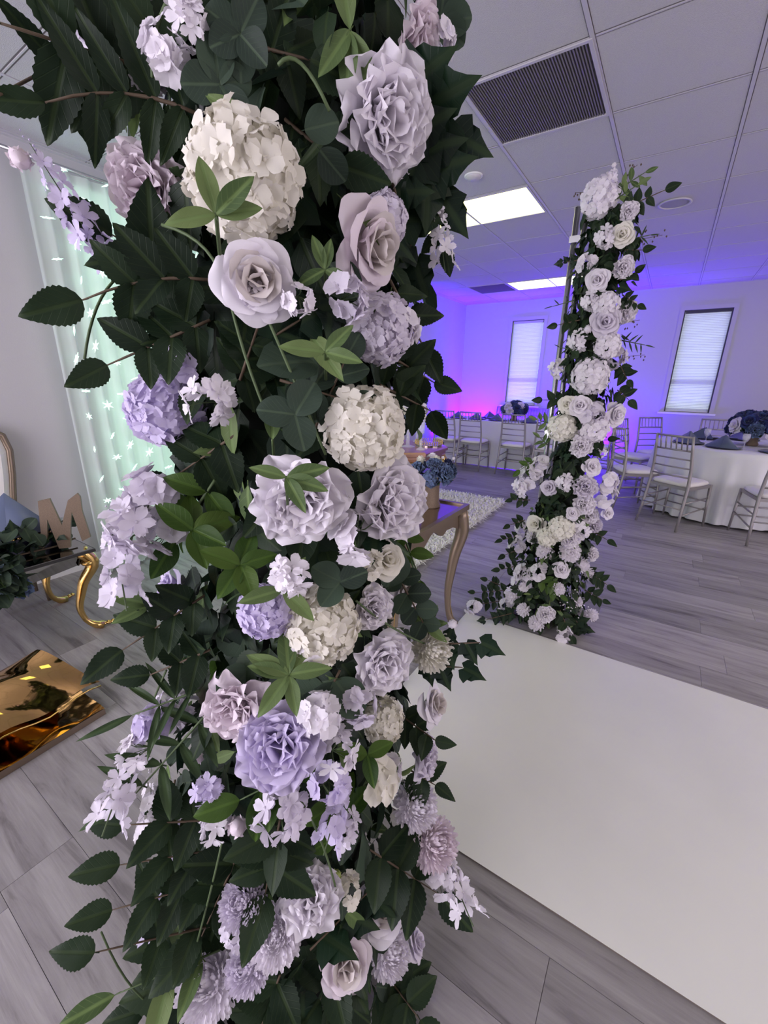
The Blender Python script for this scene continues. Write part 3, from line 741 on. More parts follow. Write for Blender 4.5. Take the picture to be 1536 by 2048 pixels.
for x, y, w_ in ((.26, 5.80, 'before the nearest round-table chair'), (.555, 5.60, 'nearest and largest on the round table'), (.43, 6.40, 'at the back left of the round table'),
                 (.98, 5.52, 'at the right photo edge on the round table'), (.82, 6.55, 'behind the round table centrepiece'), (1.2, 6.15, 'on the hidden right side of the round table')):
    d = Vector((x, y))-TC; setting(x, y, .7545, math.atan2(-d.x, d.y)+PI if False else math.atan2(d.x, -d.y)*1.0, w_, GR)
for x, y, w_ in ((-3.05, 7.0, 'at the violet corner end of the long table'), (-2.70, 7.0, 'second from the violet corner on the long table'), (-2.34, 6.99, 'left of the centrepiece on the long table front'),
                 (-1.80, 6.99, 'right of the centrepiece on the long table front'), (-1.30, 6.99, 'at the right end of the long table front'), (-2.62, 7.36, 'at the back left of the long table'), (-1.55, 7.36, 'at the back right of the long table')):
    setting(x, y, .7565, 0 if y < 7.2 else PI, w_, GL)

# low centrepieces
def centrepiece(name, label, x, y, z, R, seed, scale=1.0):
    rn = random.Random(seed); t = thing(name, label, 'centrepiece', (x, y, z))
    part('vase', MB().lathe([(0, .001), (.055, .001), (.06, .02), (.045, .05), (.052, .09), (.062, .10), (.055, .098), (0, .09)], 20), M['glitter'], t, smooth=True)
    for i, v in enumerate(fib(20, .35)):
        c = rn.choice(['white', 'navy', 'dusty', 'navy', 'white', 'dusty']); k = rn.choice(['rose', 'hyd', 'peony', 'rose'])
        bloom_simple(k, c, t, TR((v.x*R, v.y*R, .10+R*.45+v.z*R*.62)) @ frame(v) @ SC(R*.85), i)
    g = MB()
    for q in range(46):
        a = rn.uniform(0, 6.28); v = Vector((math.cos(a), math.sin(a), rn.uniform(-.5, .5)))
        g.merge(LEAF_LO['rose'][q % 3], TR((v.x*R*.7, v.y*R*.7, .10+R*.45+v.z*R*.3)) @ frame(Vector((0, 0, 1))+v*.3, v) @ SC(R*.6))
    o = part('foliage', g, G_['rose'], t); o['kind'] = 'stuff'
centrepiece('floral_centrepiece', 'navy and white low floral ball on the long banquet table', -2.12, 7.16, .7565, .17, 4)
centrepiece('floral_centrepiece', 'large navy flower ball with white roses on the round table', .83, 6.02, .7545, .20, 8)
g = MB().box((-.075, -.004, 0), (.075, .004, .17)).box((-.075, .0, 0), (.075, .05, .004))
o = ob('menu_card', g.mesh('menu_card', M['card'], False)); o.location = (1.12, 5.84, .7555); o.rotation_euler = (0, 0, .2); tag(o, 'standing blush card on the round table by the right edge', 'card')
def goblet(x, y, z, lab, grp):
    o = ob('wine_glass', shared('goblet', lambda: MB().lathe([(.03, 0), (.03, .003), (.005, .006), (.004, .07), (.02, .085), (.034, .12), (.032, .16), (.030, .16), (.031, .12), (.0, .088)], 14).mesh('wine_glass', M['glass'])))
    o.location = (x, y, z); tag(o, lab, 'glass', grp)
GG = 'wine glasses on the round table'
for x, y, l in ((.72, 5.60, 'clear wine glass between the two nearest napkins of the round table'), (.42, 5.93, 'clear wine glass at the left of the round table'), (.62, 6.28, 'clear wine glass behind the round table centrepiece')): goblet(x, y, .7545, l, GG)

# cabriole leg
def cabriole(h, r0, out, flare, m=18, foot=.02):
    """leg standing at the origin, bulging toward direction out"""
    o = Vector(out).normalized(); pts = []; rad = []
    for i in range(m+1):
        t = i/m; z = h*(1-t); k = math.sin(t*PI*1.0)*.0
        off = flare*(1.1*math.exp(-((t-.16)/.16)**2) - .55*math.exp(-((t-.70)/.20)**2) + .95*max(0, (t-.86)/.14)**1.5)
        pts.append(o*off+Vector((0, 0, max(z, foot*.55)))); rad.append(r0*(1-.62*min(1, t*1.25))+ (foot*.5*max(0, (t-.88)/.12)))
    return MB().tube(pts, rad, 10)
# bronze side table
ex0, ex1, ey0, ey1 = -1.20, -.82, 1.36, 2.085; TZ = .755
t = thing('side_table', 'bronze-gold side table with curved legs beside the white runner', 'table', ((ex0+ex1)/2, (ey0+ey1)/2, 0))
hx, hy = (ex1-ex0)/2, (ey1-ey0)/2
part('tabletop', MB().box((-hx, -hy, TZ-.022), (hx, hy, TZ-.006)), mat('bronze_gloss_top', (.30, .21, .16), .16, .7), t)
g = MB(); e = .016
g.box((-hx-.008, -hy-.008, TZ-.026), (hx+.008, -hy+e, TZ+.004)); g.box((-hx-.008, hy-e, TZ-.026), (hx+.008, hy+.008, TZ+.004)); g.box((-hx-.008, -hy+e, TZ-.026), (-hx+e, hy-e, TZ+.004)); g.box((hx-e, -hy+e, TZ-.026), (hx+.008, hy-e, TZ+.004))
part('rim', g, M['bronze'], t)
def apron(axis, s, hl, off):
    g = MB(); vs = []; fs = []; n = 24
    for i in range(n+1):
        u = -1+2*i/n; lo = TZ-.105+.028*(1-abs(u))+.020*math.cos(u*PI*3)*(abs(u) < .5)-.05*max(0, abs(u)-.75)*4*.5
        for w_ in (-.008, .008):
            for z in (TZ-.024, lo):
                p = (off*s+w_, u*hl, z) if axis == 'x' else (u*hl, off*s+w_, z); vs.append(p)
    for i in range(n):
        a = i*4; b = a+4
        fs += [(a, a+1, b+1, b), (a+2, b+2, b+3, a+3), (a+1, a+3, b+3, b+1), (a, b, b+2, a+2)]
    return g.add(vs, fs)
for s in (-1, 1): part('apron', apron('x', s, hy-.05, hx-.03), M['bronze'], t); part('apron', apron('y', s, hx-.05, hy-.03), M['bronze'], t)
for a in (-1, 1):
    for b in (-1, 1):
        part('leg', cabriole(TZ-.024, .043, (a, b, 0), .038), M['bronze'], t, TR((a*(hx-.045), b*(hy-.045), 0)), smooth=True)
        part('leg_stripe', MB().tube([Vector((a, b, 0)).normalized()*(.043*(1-.62*min(1, q/12*1.25))+.038*(1.1*math.exp(-((q/12-.16)/.16)**2)-.55*math.exp(-((q/12-.70)/.20)**2)+.95*max(0, (q/12-.86)/.14)**1.5)-.001)+Vector((0, 0, (TZ-.03)*(1-q/12)+.012)) for q in range(0, 13)], .0028, 5), M['gold'], t, TR((a*(hx-.045), b*(hy-.045), 0)), smooth=True)
# vase with blue flowers on it
vx, vy = -.985, 1.96
t = thing('flower_vase', 'antique gold vase of dusty blue flowers on the bronze side table', 'vase', (vx, vy, TZ-.006))
part('vase', MB().lathe([(0, .001), (.052, .001), (.055, .008), (.048, .014), (.052, .022), (.046, .03), (.044, .08), (.046, .13), (.050, .14), (.046, .143), (.040, .14), (.038, .05), (0, .045)], 28), M['glitter'], t, smooth=True)
rn = random.Random(3)
for i, (dx, dy, dz, k, c, s) in enumerate(((.07, -.02, .19, 'peony', 'dusty', .13), (-.05, -.06, .19, 'peony', 'dusty', .13), (.0, .06, .19, 'peony', 'dusty', .12), (.03, -.07, .17, 'hyd', 'dusty', .10), (-.08, .02, .18, 'peony', 'dusty', .12), (.06, .05, .23, 'rose', 'navy', .075),
                                   (.02, -.0, .25, 'rose', 'ivory', .07), (-.02, .04, .26, 'rose', 'white', .06), (-.05, -.03, .25, 'mum', 'ivory', .055), (.07, .06, .20, 'peony', 'dusty', .10), (.085, .08, .26, 'bud', 'white', .03), (.05, .02, .27, 'bud', 'white', .03), (-.09, -.03, .15, 'cluster', 'pale', .10), (.04, -.05, .235, 'peony', 'dusty', .09))):
    v = Vector((dx, dy, (dz-.14)*.9)); o = bloom_simple(k, c, t, TR((dx, dy, dz)) @ frame(v) @ SC(s), i)
g = MB()
for q in range(30):
    a = rn.uniform(0, 6.28); v = Vector((math.cos(a), math.sin(a), 0)); g.merge(LEAF_LO['sage'][q % 3], TR((v.x*.04, v.y*.04, .145+rn.uniform(0, .03))) @ frame(Vector((0, 0, 1))-v*.2, v+Vector((0, 0, rn.uniform(-.5, .2)))) @ SC(.08))
o = part('foliage', g, G_['euca'], t); o['kind'] = 'stuff'

# ornate gold table with faceted top, further back
gx0, gx1, gy0, gy1 = -2.62, -1.80, 3.28, 4.08; GZ = .76
t = thing('ornate_table', 'ornate gold table with cut corners and carved legs on the rug', 'table', ((gx0+gx1)/2, (gy0+gy1)/2, 0)); hx, hy = (gx1-gx0)/2, (gy1-gy0)/2
def octa(sx, sy, c): return [(-sx+c, -sy), (sx-c, -sy), (sx, -sy+c), (sx, sy-c), (sx-c, sy), (-sx+c, sy), (-sx, sy-c), (-sx, -sy+c)]
prof = [(-.07, GZ-.13), (-.05, GZ-.12), (-.05, GZ-.085), (-.02, GZ-.075), (-.02, GZ-.05), (.0, GZ-.042), (.0, GZ-.018), (-.012, GZ-.004), (-.05, GZ)]
vs = []; fs = []
for d, z in prof: vs += [(x, y, z) for x, y in octa(hx+d, hy+d, .16+d*.5)]
for j in range(len(prof)-1): fs += [(j*8+i, j*8+(i+1) % 8, (j+1)*8+(i+1) % 8, (j+1)*8+i) for i in range(8)]
fs += [tuple(range((len(prof)-1)*8, len(prof)*8)), tuple(range(7, -1, -1))]
part('tabletop', MB().add(vs, fs), M['rosegold'], t)
for a in (-1, 1):
    for b in (-1, 1):
        g = cabriole(GZ-.12, .058, (a, b, 0), .07, 20, .03)
        for q in range(5): g.lathe([(0, .02), (.02, .01), (.024, -.01), (0, -.03)], 8, (a*.03, b*.03, GZ-.17-q*.05))
        part('carved_leg', g, M['antique'], t, TR((a*(hx-.13), b*(hy-.13), 0)), smooth=True)
# gold beaded mirror tray
t = thing('beaded_tray', 'round gold beaded tray with a mirror base on the ornate table', 'tray', (-1.98, 3.84, GZ))
part('mirror_base', MB().lathe([(0, 0.001), (.135, .001), (.135, .012), (0, .012)], 32), M['mirror'], t)
g = MB()
for q in range(36):
    a = q*PI/18
    for zz in (.022, .036, .05): g.lathe([(0, -.007), (.006, -.004), (.007, 0), (.006, .004), (0, .007)], 5, (.138*math.cos(a), .138*math.sin(a), zz))
o = part('bead_gallery', g, M['beads'], t, smooth=True); o['kind'] = 'stuff'
# tall arrangement
tx, ty = -2.10, 3.62
t = thing('tall_arrangement', 'tall white and navy flower arrangement in a glass vase on the ornate table', 'flowers', (tx, ty, GZ))
part('vase', MB().lathe([(0, .001), (.07, .001), (.07, .006), (.02, .02), (.016, .12), (.022, .25), (.05, .34), (.045, .34), (.018, .25), (0, .12)], 20), M['glass'], t, smooth=True)
for i, v in enumerate(fib(26, .8)):
    k = ['rose', 'hyd', 'peony', 'rose'][i % 4]; c = ['ivory', 'white', 'navy', 'cream', 'white', 'dusty'][i % 6]
    bloom_simple(k, c, t, TR((v.x*.13+.02, v.y*.13, .38+v.z*.17)) @ frame(v) @ SC(.115), i)
g = MB()
for q in range(60):
    v = Vector((rn.uniform(-1, 1), rn.uniform(-1, 1), rn.uniform(-1, .6))).normalized(); g.merge(LEAF_LO['rose'][q % 3], TR((v.x*.10, v.y*.10, .34+v.z*.14)) @ frame(Vector((rn.uniform(-1, 1), rn.uniform(-1, 1), 1)), v) @ SC(.09))
o = part('foliage', g, G_['rose'], t); o['kind'] = 'stuff'
for i, (x, y) in enumerate(((-1.90, 3.52), (-2.2, 3.98))):
    t = thing('candlestick', ['clear glass candlestick with a violet sheen on the ornate table', 'second glass candlestick behind the beaded tray'][i], 'candlestick', (x, y, GZ))
    part('stem', MB().lathe([(0, .001), (.04, .001), (.042, .01), (.01, .03), (.016, .07), (.008, .11), (.014, .15), (.03, .16), (0, .165)], 16), M['glass'], t, smooth=True)
    part('candle_cup', MB().lathe([(.03, .16), (.036, .20), (.036, .30), (.033, .30), (.033, .20), (.0, .166)], 16), M['glass'], t, smooth=True)

# low mirrored table at the far left
mx0, mx1, my0, my1 = -3.10, -2.50, -.35, .90; MZ = .50
t = thing('mirrored_table', 'low mirror-topped table with polished gold cabriole legs at the left', 'table', ((mx0+mx1)/2, (my0+my1)/2, 0)); hx, hy = (mx1-mx0)/2, (my1-my0)/2
part('mirror_top', MB().box((-hx, -hy, MZ-.010), (hx, hy, MZ)), M['mirror'], t)
part('edge_band', MB().box((-hx-.006, -hy-.006, MZ-.018), (hx+.006, -hy, MZ-.002)).box((-hx-.006, hy, MZ-.018), (hx+.006, hy+.006, MZ-.002)).box((hx, -hy, MZ-.018), (hx+.006, hy, MZ-.002)).box((-hx-.006, -hy, MZ-.018), (-hx, hy, MZ-.002)), M['black'], t)
g = MB(); sx, sy = hx-.04, hy-.05
for a in (-1, 1):
    g.add([(a*sx, -sy, MZ-.011), (a*sx, sy, MZ-.011), (a*(sx-.02), sy, MZ-.09), (a*(sx-.02), 0, MZ-.15), (a*(sx-.02), -sy, MZ-.09)], [(0, 1, 2, 3, 4)])
    g.add([(-sx, a*sy, MZ-.011), (sx, a*sy, MZ-.011), (sx, a*(sy-.02), MZ-.09), (0, a*(sy-.02), MZ-.15), (-sx, a*(sy-.02), MZ-.09)], [(0, 1, 2, 3, 4)])
part('mirrored_apron', g, M['mirror'], t)
for a in (-1, 1):
    for b in (-1, 1):
        g = cabriole(MZ-.012, .038, (a*.35, b, 0), .062, 20, .024)
        for q in range(4):
            p = Vector((a*.35, b, 0)).normalized(); g.lathe([(0, -.014), (.013, -.007), (.016, 0), (.013, .007), (0, .014)], 8, (p.x*(.04+.022*q), p.y*(.04+.022*q), .02))
        g.lathe([(0, -.02), (.03, -.01), (.036, .0), (.03, .015), (0, .02)], 12, (a*.02, b*.045, MZ-.085))
        part('leg', g, M['gold'], t, TR((a*(hx-.06), b*(hy-.07), 0)), smooth=True)
# things on it
t = thing('black_riser', 'black tray riser with gold beaded rim under the blue napkin', 'tray', (-2.88, .64, MZ))
part('box', MB().box((-.17, -.20, .001), (.17, .20, .085)), M['charger'], t)
g = MB()
for q in range(60):
    u = q/60*4; s = int(u); f_ = (u-s)*2-1; p = [(f_*.17, -.20), (.17, f_*.20), (-f_*.17, .20), (-.17, -f_*.20)][s]; g.lathe([(0, -.009), (.008, -.005), (.010, 0), (.008, .005), (0, .009)], 6, (p[0], p[1], .088))
o = part('bead_rim', g, M['beads'], t, smooth=True); o['kind'] = 'stuff'
part('white_edge', MB().box((.165, -.16, .098), (.172, .15, .104)).box((-.17, -.16, .096), (.17, .15, .101)), M['charger'], t)
o = ob('folded_napkin', napkin_geo(.21, .20).mesh('napkin', M['napkin'], True)); o.location = (-2.87, .68, MZ+.106); o.rotation_euler = (0, 0, math.radians(63)); tag(o, 'big blue napkin pyramid on the mirrored table at the left edge', 'napkin')
def letter_m():
    ol = [(-.02, 0), (.03, .02), (.055, .10), (.075, .27), (.125, .28), (.150, .13), (.175, .20), (.20, .265), (.245, .30), (.255, .28), (.25, .20), (.262, .05), (.222, .03), (.215, .10), (.205, .20), (.19, .14), (.165, .0), (.115, .0), (.095, .17), (.075, .06), (.045, -.0), (.0, -.02)]
    bmv = [(x-.12, -.008, y) for x, y in ol]+[(x-.12, .008, y) for x, y in ol]; n = len(ol)
    fs = [tuple(range(n)), tuple(range(2*n-1, n-1, -1))]+[(i, i+n, (i+1) % n+n, (i+1) % n) for i in range(n)]
    return MB().add(bmv, fs)
o = ob('glitter_letter', letter_m().mesh('glitter_letter', M['glitter'], False)); o.location = (-2.615, .79, MZ+.012); o.rotation_euler = (0, 0, math.radians(52)); o.scale = (1.05, 1, 1.0)
tag(o, 'gold glitter letter M standing on the mirrored table edge', 'letter')
t = thing('floral_spray', 'dusty blue hydrangea and greenery spray hanging off the mirrored table', 'flowers', (-2.56, .32, MZ))
part('bowl', MB().lathe([(0, .001), (.05, .001), (.07, .03), (.08, .06), (.07, .06), (0, .03)], 16), M['gold'], t, smooth=True)
for i, (dx, dy, dz, k, c, s) in enumerate(((.10, .06, .08, 'hyd', 'powder', .20), (.13, .15, -.0, 'hyd', 'powder', .17), (.14, .20, -.06, 'peony', 'dusty', .13), (.05, -.02, .12, 'hyd', 'powder', .18), (.16, .02, -.02, 'hyd', 'powder', .18), (.12, .08, .14, 'peony', 'powder', .12), (.0, .1, .10, 'rose', 'white', .09))):
    bloom_simple(k, c, t, TR((dx, dy, dz)) @ frame((.6, .1, .6)) @ SC(s), i)
g = MB()
for q in range(80):
    a = rn.uniform(-1.6, 1.0); v = Vector((math.cos(a), math.sin(a), rn.uniform(-.7, .5))); k_ = rn.choice(['euca', 'rose', 'willow'])
    g.merge(LEAF_LO[k_][q % 3], TR((.06+v.x*.10, .08+v.y*.16, .04+v.z*.12)) @ frame(Vector((rn.uniform(-1, 1), rn.uniform(-1, 1), 1)), v) @ SC(.11), {'euca': 0, 'rose': 1, 'willow': 2}[k_])
o = ob('foliage', g.mesh('foliage', [G_['euca'], G_['rose'], G_['willow']]), t); o['kind'] = 'stuff'
t = thing('greenery_garland', 'eucalyptus and ivy garland behind the gold letter M', 'garland', (-2.64, .78, MZ))
g = MB().tube([(.02, -.36, .02), (-.02, -.2, .02), (0, 0, .02), (-.02, .10, .03)], .005, 5); part('stem', g, M['twig'], t)
for q in range(42):
    p = Vector((rn.uniform(-.05, .03), rn.uniform(-.34, .10), rn.uniform(.03, .15))); k_ = rn.choice(['euca', 'ivy', 'euca'])
    ob(LNAME[k_], LEAF[k_][q % 3], t, TR(p) @ frame((rn.uniform(-.4, 1), rn.uniform(-1, .5), rn.uniform(.2, 1))) @ SC(rn.uniform(.06, .10)))

# gilt-framed white chair behind it
t = thing('throne_chair', 'white upholstered chair with curved gilt frame at the left edge', 'chair', (-3.25, .62, 0))
ol = [(-.16, .50), (-.22, .62), (-.255, .80), (-.275, .95), (-.26, 1.04), (-.20, 1.085), (-.10, 1.10), (-.04, 1.15), (.0, 1.165), (.04, 1.15), (.10, 1.10), (.20, 1.085), (.26, 1.04), (.275, .95), (.255, .80), (.22, .62), (.16, .50)]
part('back_frame', MB().tube([(-.16-.06*(z-.5), y, z) for y, z in ol], [.022]*len(ol), 8), M['bronze'], t, smooth=True)
n = len(ol); vs = [(-.15-.06*(z-.5), y*.94, z*.98+.012) for y, z in ol]+[(-.125-.06*(z-.5), y*.80, (z-.8)*.84+.8) for y, z in ol]+[(-.19-.06*(z-.5), y*.94, z*.98+.012) for y, z in ol]
fs = [(i, i+1, i+1+n, i+n) for i in range(n-1)]+[tuple(range(n, 2*n)), tuple(range(3*n-1, 2*n-1, -1))]+[(i, i+2*n, i+1+2*n, i+1) for i in range(n-1)]
part('backrest', MB().add(vs, fs), M['cushion'], t)
part('seat', MB().box((-.15, -.24, .36), (.11, .24, .43)).box((-.14, -.23, .43), (.10, .23, .46)), M['cushion'], t)
part('seat_frame', MB().box((-.16, -.25, .33), (.12, .25, .36)), M['bronze'], t)
for a in (-.13, .09):
    for b in (-.21, .21): part('leg', MB().tube([(a, b, 0), (a, b, .18), (a, b, .33)], [.012, .018, .024], 8), M['bronze'], t, smooth=True)

# mirror-gold tray with a curled sheet of gold film, on the floor
A = atz(212, 1428, 0); B = atz(0, 1560, 0); d = (B-A).normalized(); nrm = Vector((-1, 0, 0)); nrm = Vector((d.y, -d.x, 0)); 
if nrm.x > 0: nrm = -nrm
t = thing('gold_display_box', 'mirror-gold foil covered low box lying on the plank floor', 'box', (A.x, A.y, 0)); t.rotation_euler = (0, 0, math.atan2(d.y, d.x))
Ln = .95; side = 1 if (Matrix.Rotation(math.atan2(d.y, d.x), 3, 'Z') @ Vector((0, 1, 0))).dot(nrm) > 0 else -1
def bx(a, b): return MB().box((min(a[0], b[0]), min(a[1], b[1]), a[2]), (max(a[0], b[0]), max(a[1], b[1]), b[2]))
part('base', bx((0, 0, .001), (Ln, side*.50, .030)), M['bronze'], t)
g = MB(); n = 30; vs = []; fs = []; rn2 = random.Random(8)
for i in range(n+1):
    for j in range(15):
        u, v = i/n, j/14; z = .031+.004*math.sin(u*14+v*5)+.003*math.sin(v*19+u*30)+rn2.uniform(0, .0008)
        vs.append((Ln*u, side*.50*v, max(z, .0305)))
for i in range(n):
    for j in range(14): a = i*15+j; fs.append((a, a+15, a+16, a+1))
part('foil_top', g.add(vs, fs), M['mirrorgold'], t, smooth=True)
o = thing('gold_film_sheet', 'curled mirror-gold plastic sheet resting on the foil box', 'sheet', (A.x, A.y, 0)); o.rotation_euler = t.rotation_euler
g = MB(); vs = []; fs = []; n, m_ = 34, 22
for i in range(n+1):
    for j in range(m_+1):
        u, v = i/n, j/m_
        x = .01+.94*u; yv = .09+.38*v; z = .078+.19*math.sin(PI*min(1, v*.93+.03))**1.2*(1-.2*u)+.022*math.sin(u*9+v*5)*v+.020*math.sin(v*8+u*4)+.012*math.sin(u*23-v*9)+.07*max(0, .2-u)*(1-v)
        x += .10*math.sin(PI*v)*(1-u)-.05*(1-u)*(1-v)
        vs.append((x, side*yv, z))
for i in range(n):
    for j in range(m_): a = i*(m_+1)+j; fs.append((a, a+m_+1, a+m_+2, a+1))
part('film', g.add(vs, fs), M['mirrorgold'], o, smooth=True)
part('film_lip', MB().tube([(.01+.94*k/20-.05*(1-k/20), side*.09, .056+.20*math.sin(PI*.03)**1.2*(1-.2*k/20)+.020*math.sin(k/5)+.012*math.sin(k*1.15)+.07*max(0, .2-k/20)) for k in range(21)], .004, 6), M['gold'], o, smooth=True)

# ================================================================== FLOWER PILLARS
class Pillar:
    def __init__(s, name, label, x, y, R, post):
        s.ax, s.ay, s.R = x, y, R; s.off = post[0]; s.fl = post[1]; s.zf = post[2]; s.root = thing(name, label, 'flower pillar', (x, y, 0), group=None); s.base = Vector((x, y, 0))
        s.n = {}
    def rad(s, z): return s.R+s.fl*max(0, 1-max(z, 0)/s.zf)**1.1
    def cen(s, z): k = max(0, 1-max(z, 0)/s.zf); return s.ax+s.off[0]*k, s.ay+s.off[1]*k
    def hit(s, px, py, R=None):
        """point of the leafy surface seen at this spot of the photo"""
        r = ray(px, py); a = r.x*r.x+r.y*r.y; z = 1.2
        for _ in range(6):
            cx, cy = s.cen(z); Rz = R or s.rad(z); ox, oy = -cx, -cy
            b = 2*(ox*r.x+oy*r.y); c = ox*ox+oy*oy-Rz*Rz; D = b*b-4*a*c
            t = (-b-math.sqrt(D))/(2*a) if D > 0 else -b/(2*a)
            p = CAM+r*t; z = z*.4+max(0, min(2.4, p.z))*.6
        n = Vector((p.x-cx, p.y-cy, 0)); n.normalize(); s.miss = D <= 0
        if p.z < .03: p = CAM+r*((.03-CAMZ)/r.z)
        return p, n, t
    def bloom(s, px, py, dpx, kind, col, face=None, seed=0, full=True, out=0, nsub=20, sq=1.0, R=None):
        p, n, dep = s.hit(px, py, R); p = p+(CAM-p).normalized()*out; dep = (p-CAM).dot(FW)
        size = dpx/F*dep; tc = (CAM-p).normalized()
        z = n*.45+tc*.75 if face is None else (R_*face[0]+U_*face[1]+tc*face[2]).normalized()
        rn = random.Random(seed*31+int(px)); z = z+Vector((rn.uniform(-1, 1), rn.uniform(-1, 1), rn.uniform(-1, 1)))*.14
        mt = TR(p-s.base-z.normalized()*size*.12) @ frame(z, U_+R_*rn.uniform(-.6, .6)) @ SC(size)
        k = s.n.get(kind, 0); s.n[kind] = k+1
        o = (bloom_full(kind, col, s.root, mt, seed+k, nsub) if full else bloom_simple(kind, col, s.root, mt, seed+k))
        return o
    def leaf(s, px, py, lpx, kind, ang, face=None, out=.02, seed=0, R=None):
        """single leaf: base at px,py, its tip pointing to picture angle ang (0 right, 90 up)"""
        p, n, dep = s.hit(px, py, R); p = p+(CAM-p).normalized()*out; dep = (p-CAM).dot(FW); a = math.radians(ang)
        d = (R_*math.cos(a)+U_*math.sin(a)+FW*random.uniform(-.25, .15)).normalized()
        z = (CAM-p).normalized()+Vector((random.uniform(-1, 1), random.uniform(-1, 1), random.uniform(-1, 1)))*.3 if face is None else R_*face[0]+U_*face[1]-FW*face[2]
        return ob(LNAME[kind], LEAF[kind][seed % 3], s.root, TR(p-s.base) @ frame(z, d) @ SC(lpx/F*dep))
    def spray(s, p0, p1, kind, n, lpx, out0=0, out1=.05, sag=0, thick=.0014, R=None, tip=True, wide=1.0, spread=62):
        """leafy twig from p0 to p1 (photo positions), leaves in pairs along it"""
        a, na, da = s.hit(*p0, R); b, nb, db = s.hit(*p1, R); a = a+na*out0; b = b+(CAM-b).normalized()*out1*.7
        dep = (a-CAM).dot(FW); mid = (a+b)/2+U_*(-sag); pts = [a.lerp(mid, t*2) if t < .5 else mid.lerp(b, t*2-1) for t in (0, .17, .33, .5, .67, .83, 1)]
        pts = [(1-t)**2*a+2*t*(1-t)*(mid*1.0)+t*t*b for t in (0, .17, .33, .5, .67, .83, 1)]
        st = ob('leaf_twig', MB().tube([q-s.base for q in pts], [thick*1.4]*3+[thick]*3+[thick*.6], 5).mesh('leaf_twig', M['stem' if kind in ('sage', 'moss', 'willow') else 'twig']), s.root)
        d = (b-a).normalized()
        for i in range(n):
            t = (i//2+.6)/((n+1)//2+.3) if i < n-1 or not tip else 1.0
            q = (1-t)**2*a+2*t*(1-t)*mid+t*t*b; dirn = (d+(mid-a).normalized()*(1-t)).normalized(); view = (CAM-q).normalized()
            side = view.cross(dirn).normalized()*(1 if i % 2 else -1)
            an = math.radians(spread+random.uniform(-12, 12)) if (i < n-1 or not tip) else random.uniform(-.2, .2)
            ld = dirn*math.cos(an)+side*math.sin(an)+view*random.uniform(-.3, .2)
            zz = view+side*random.uniform(-.5, .3)+Vector((0, 0, random.uniform(0, .5)))
            L = lpx/F*(q-CAM).dot(FW)*random.uniform(.82, 1.12)
            ob(LNAME[kind], LEAF[kind][i % 3], st, TR(q-s.base) @ frame(zz, ld) @ SC((L*wide, L, L)))
        return st
    def whorl(s, px, py, kind, lpx, angs, out=.03, R=None):
        p, n, dep = s.hit(px, py, R); p = p+(CAM-p).normalized()*out; dep = (p-CAM).dot(FW); view = (CAM-p).normalized()
        st = ob('leaf_twig', MB().tube([p-s.base-view*.05-Vector((0, 0, .03)), p-s.base-view*.02, p-s.base], .0018, 5).mesh('leaf_twig', M['stem']), s.root)
        for i, a in enumerate(angs):
            ar = math.radians(a); d = R_*math.cos(ar)+U_*math.sin(ar)+view*random.uniform(-.35, .6)
            L = lpx/F*dep*random.uniform(.85, 1.1)
            ob(LNAME[kind], LEAF[kind][i % 3], st, TR(p-s.base) @ frame(view*1.0+Vector((0, 0, .3))+d*random.uniform(-.4, .0), d) @ SC(L))
        return st
    def fill(s, n, z0, z1, size, seed, kinds, rk=(.55, 1.05), skip=None):
        rn = random.Random(seed); g = MB(); keys = list(dict.fromkeys(kinds))
        for q in range(n):
            z = rn.uniform(z0, z1); a = rn.uniform(0, 2*PI); r = s.rad(z)*rn.uniform(*rk); cx, cy = s.cen(z); cc = Vector((cx-s.ax, cy-s.ay, 0))
            nrm = Vector((math.cos(a), math.sin(a), 0)); k = rn.choice(kinds)
            d = Vector((nrm.x*.6, nrm.y*.6, -.5))+Vector((rn.uniform(-1, 1), rn.uniform(-1, 1), rn.uniform(-1, .8)))*.8
            zz = nrm+Vector((rn.uniform(-1, 1), rn.uniform(-1, 1), rn.uniform(-.3, 1.2)))*.7
            g.merge(LEAF_LO[k][q % 3], TR((nrm.x*r+cc.x, nrm.y*r+cc.y, max(z, .03))) @ frame(zz, d) @ SC(size*rn.uniform(.7, 1.2)), keys.index(k))
        o = ob('foliage', g.mesh('foliage', [G_[k] for k in keys]), s.root); o['kind'] = 'stuff'; return o
    def scatter(s, n, z0, z1, size, seed, kinds, amax=2.0, rk=(.9, 1.15)):
        """individual leaves on the side that can be seen"""
        rn = random.Random(seed); base = math.atan2(-s.ay, -s.ax)
        for q in range(n):
            z = rn.uniform(z0, z1); a = base+rn.uniform(-amax, amax); r = s.rad(z)*rn.uniform(*rk); cx, cy = s.cen(z); cc = Vector((cx-s.ax, cy-s.ay, 0)); nrm = Vector((math.cos(a), math.sin(a), 0)); k = rn.choice(kinds)
            d = nrm*.35+Vector((rn.uniform(-1, 1), rn.uniform(-1, 1), rn.uniform(-1.3, .6)))*.8; zz = nrm+Vector((rn.uniform(-.6, .6), rn.uniform(-.6, .6), rn.uniform(0, .9)))
            ob(LNAME[k], LEAF[k][q % 3], s.root, TR((nrm.x*r+cc.x, nrm.y*r+cc.y, max(z, .04))) @ frame(zz, d) @ SC(size*rn.uniform(.75, 1.2)))

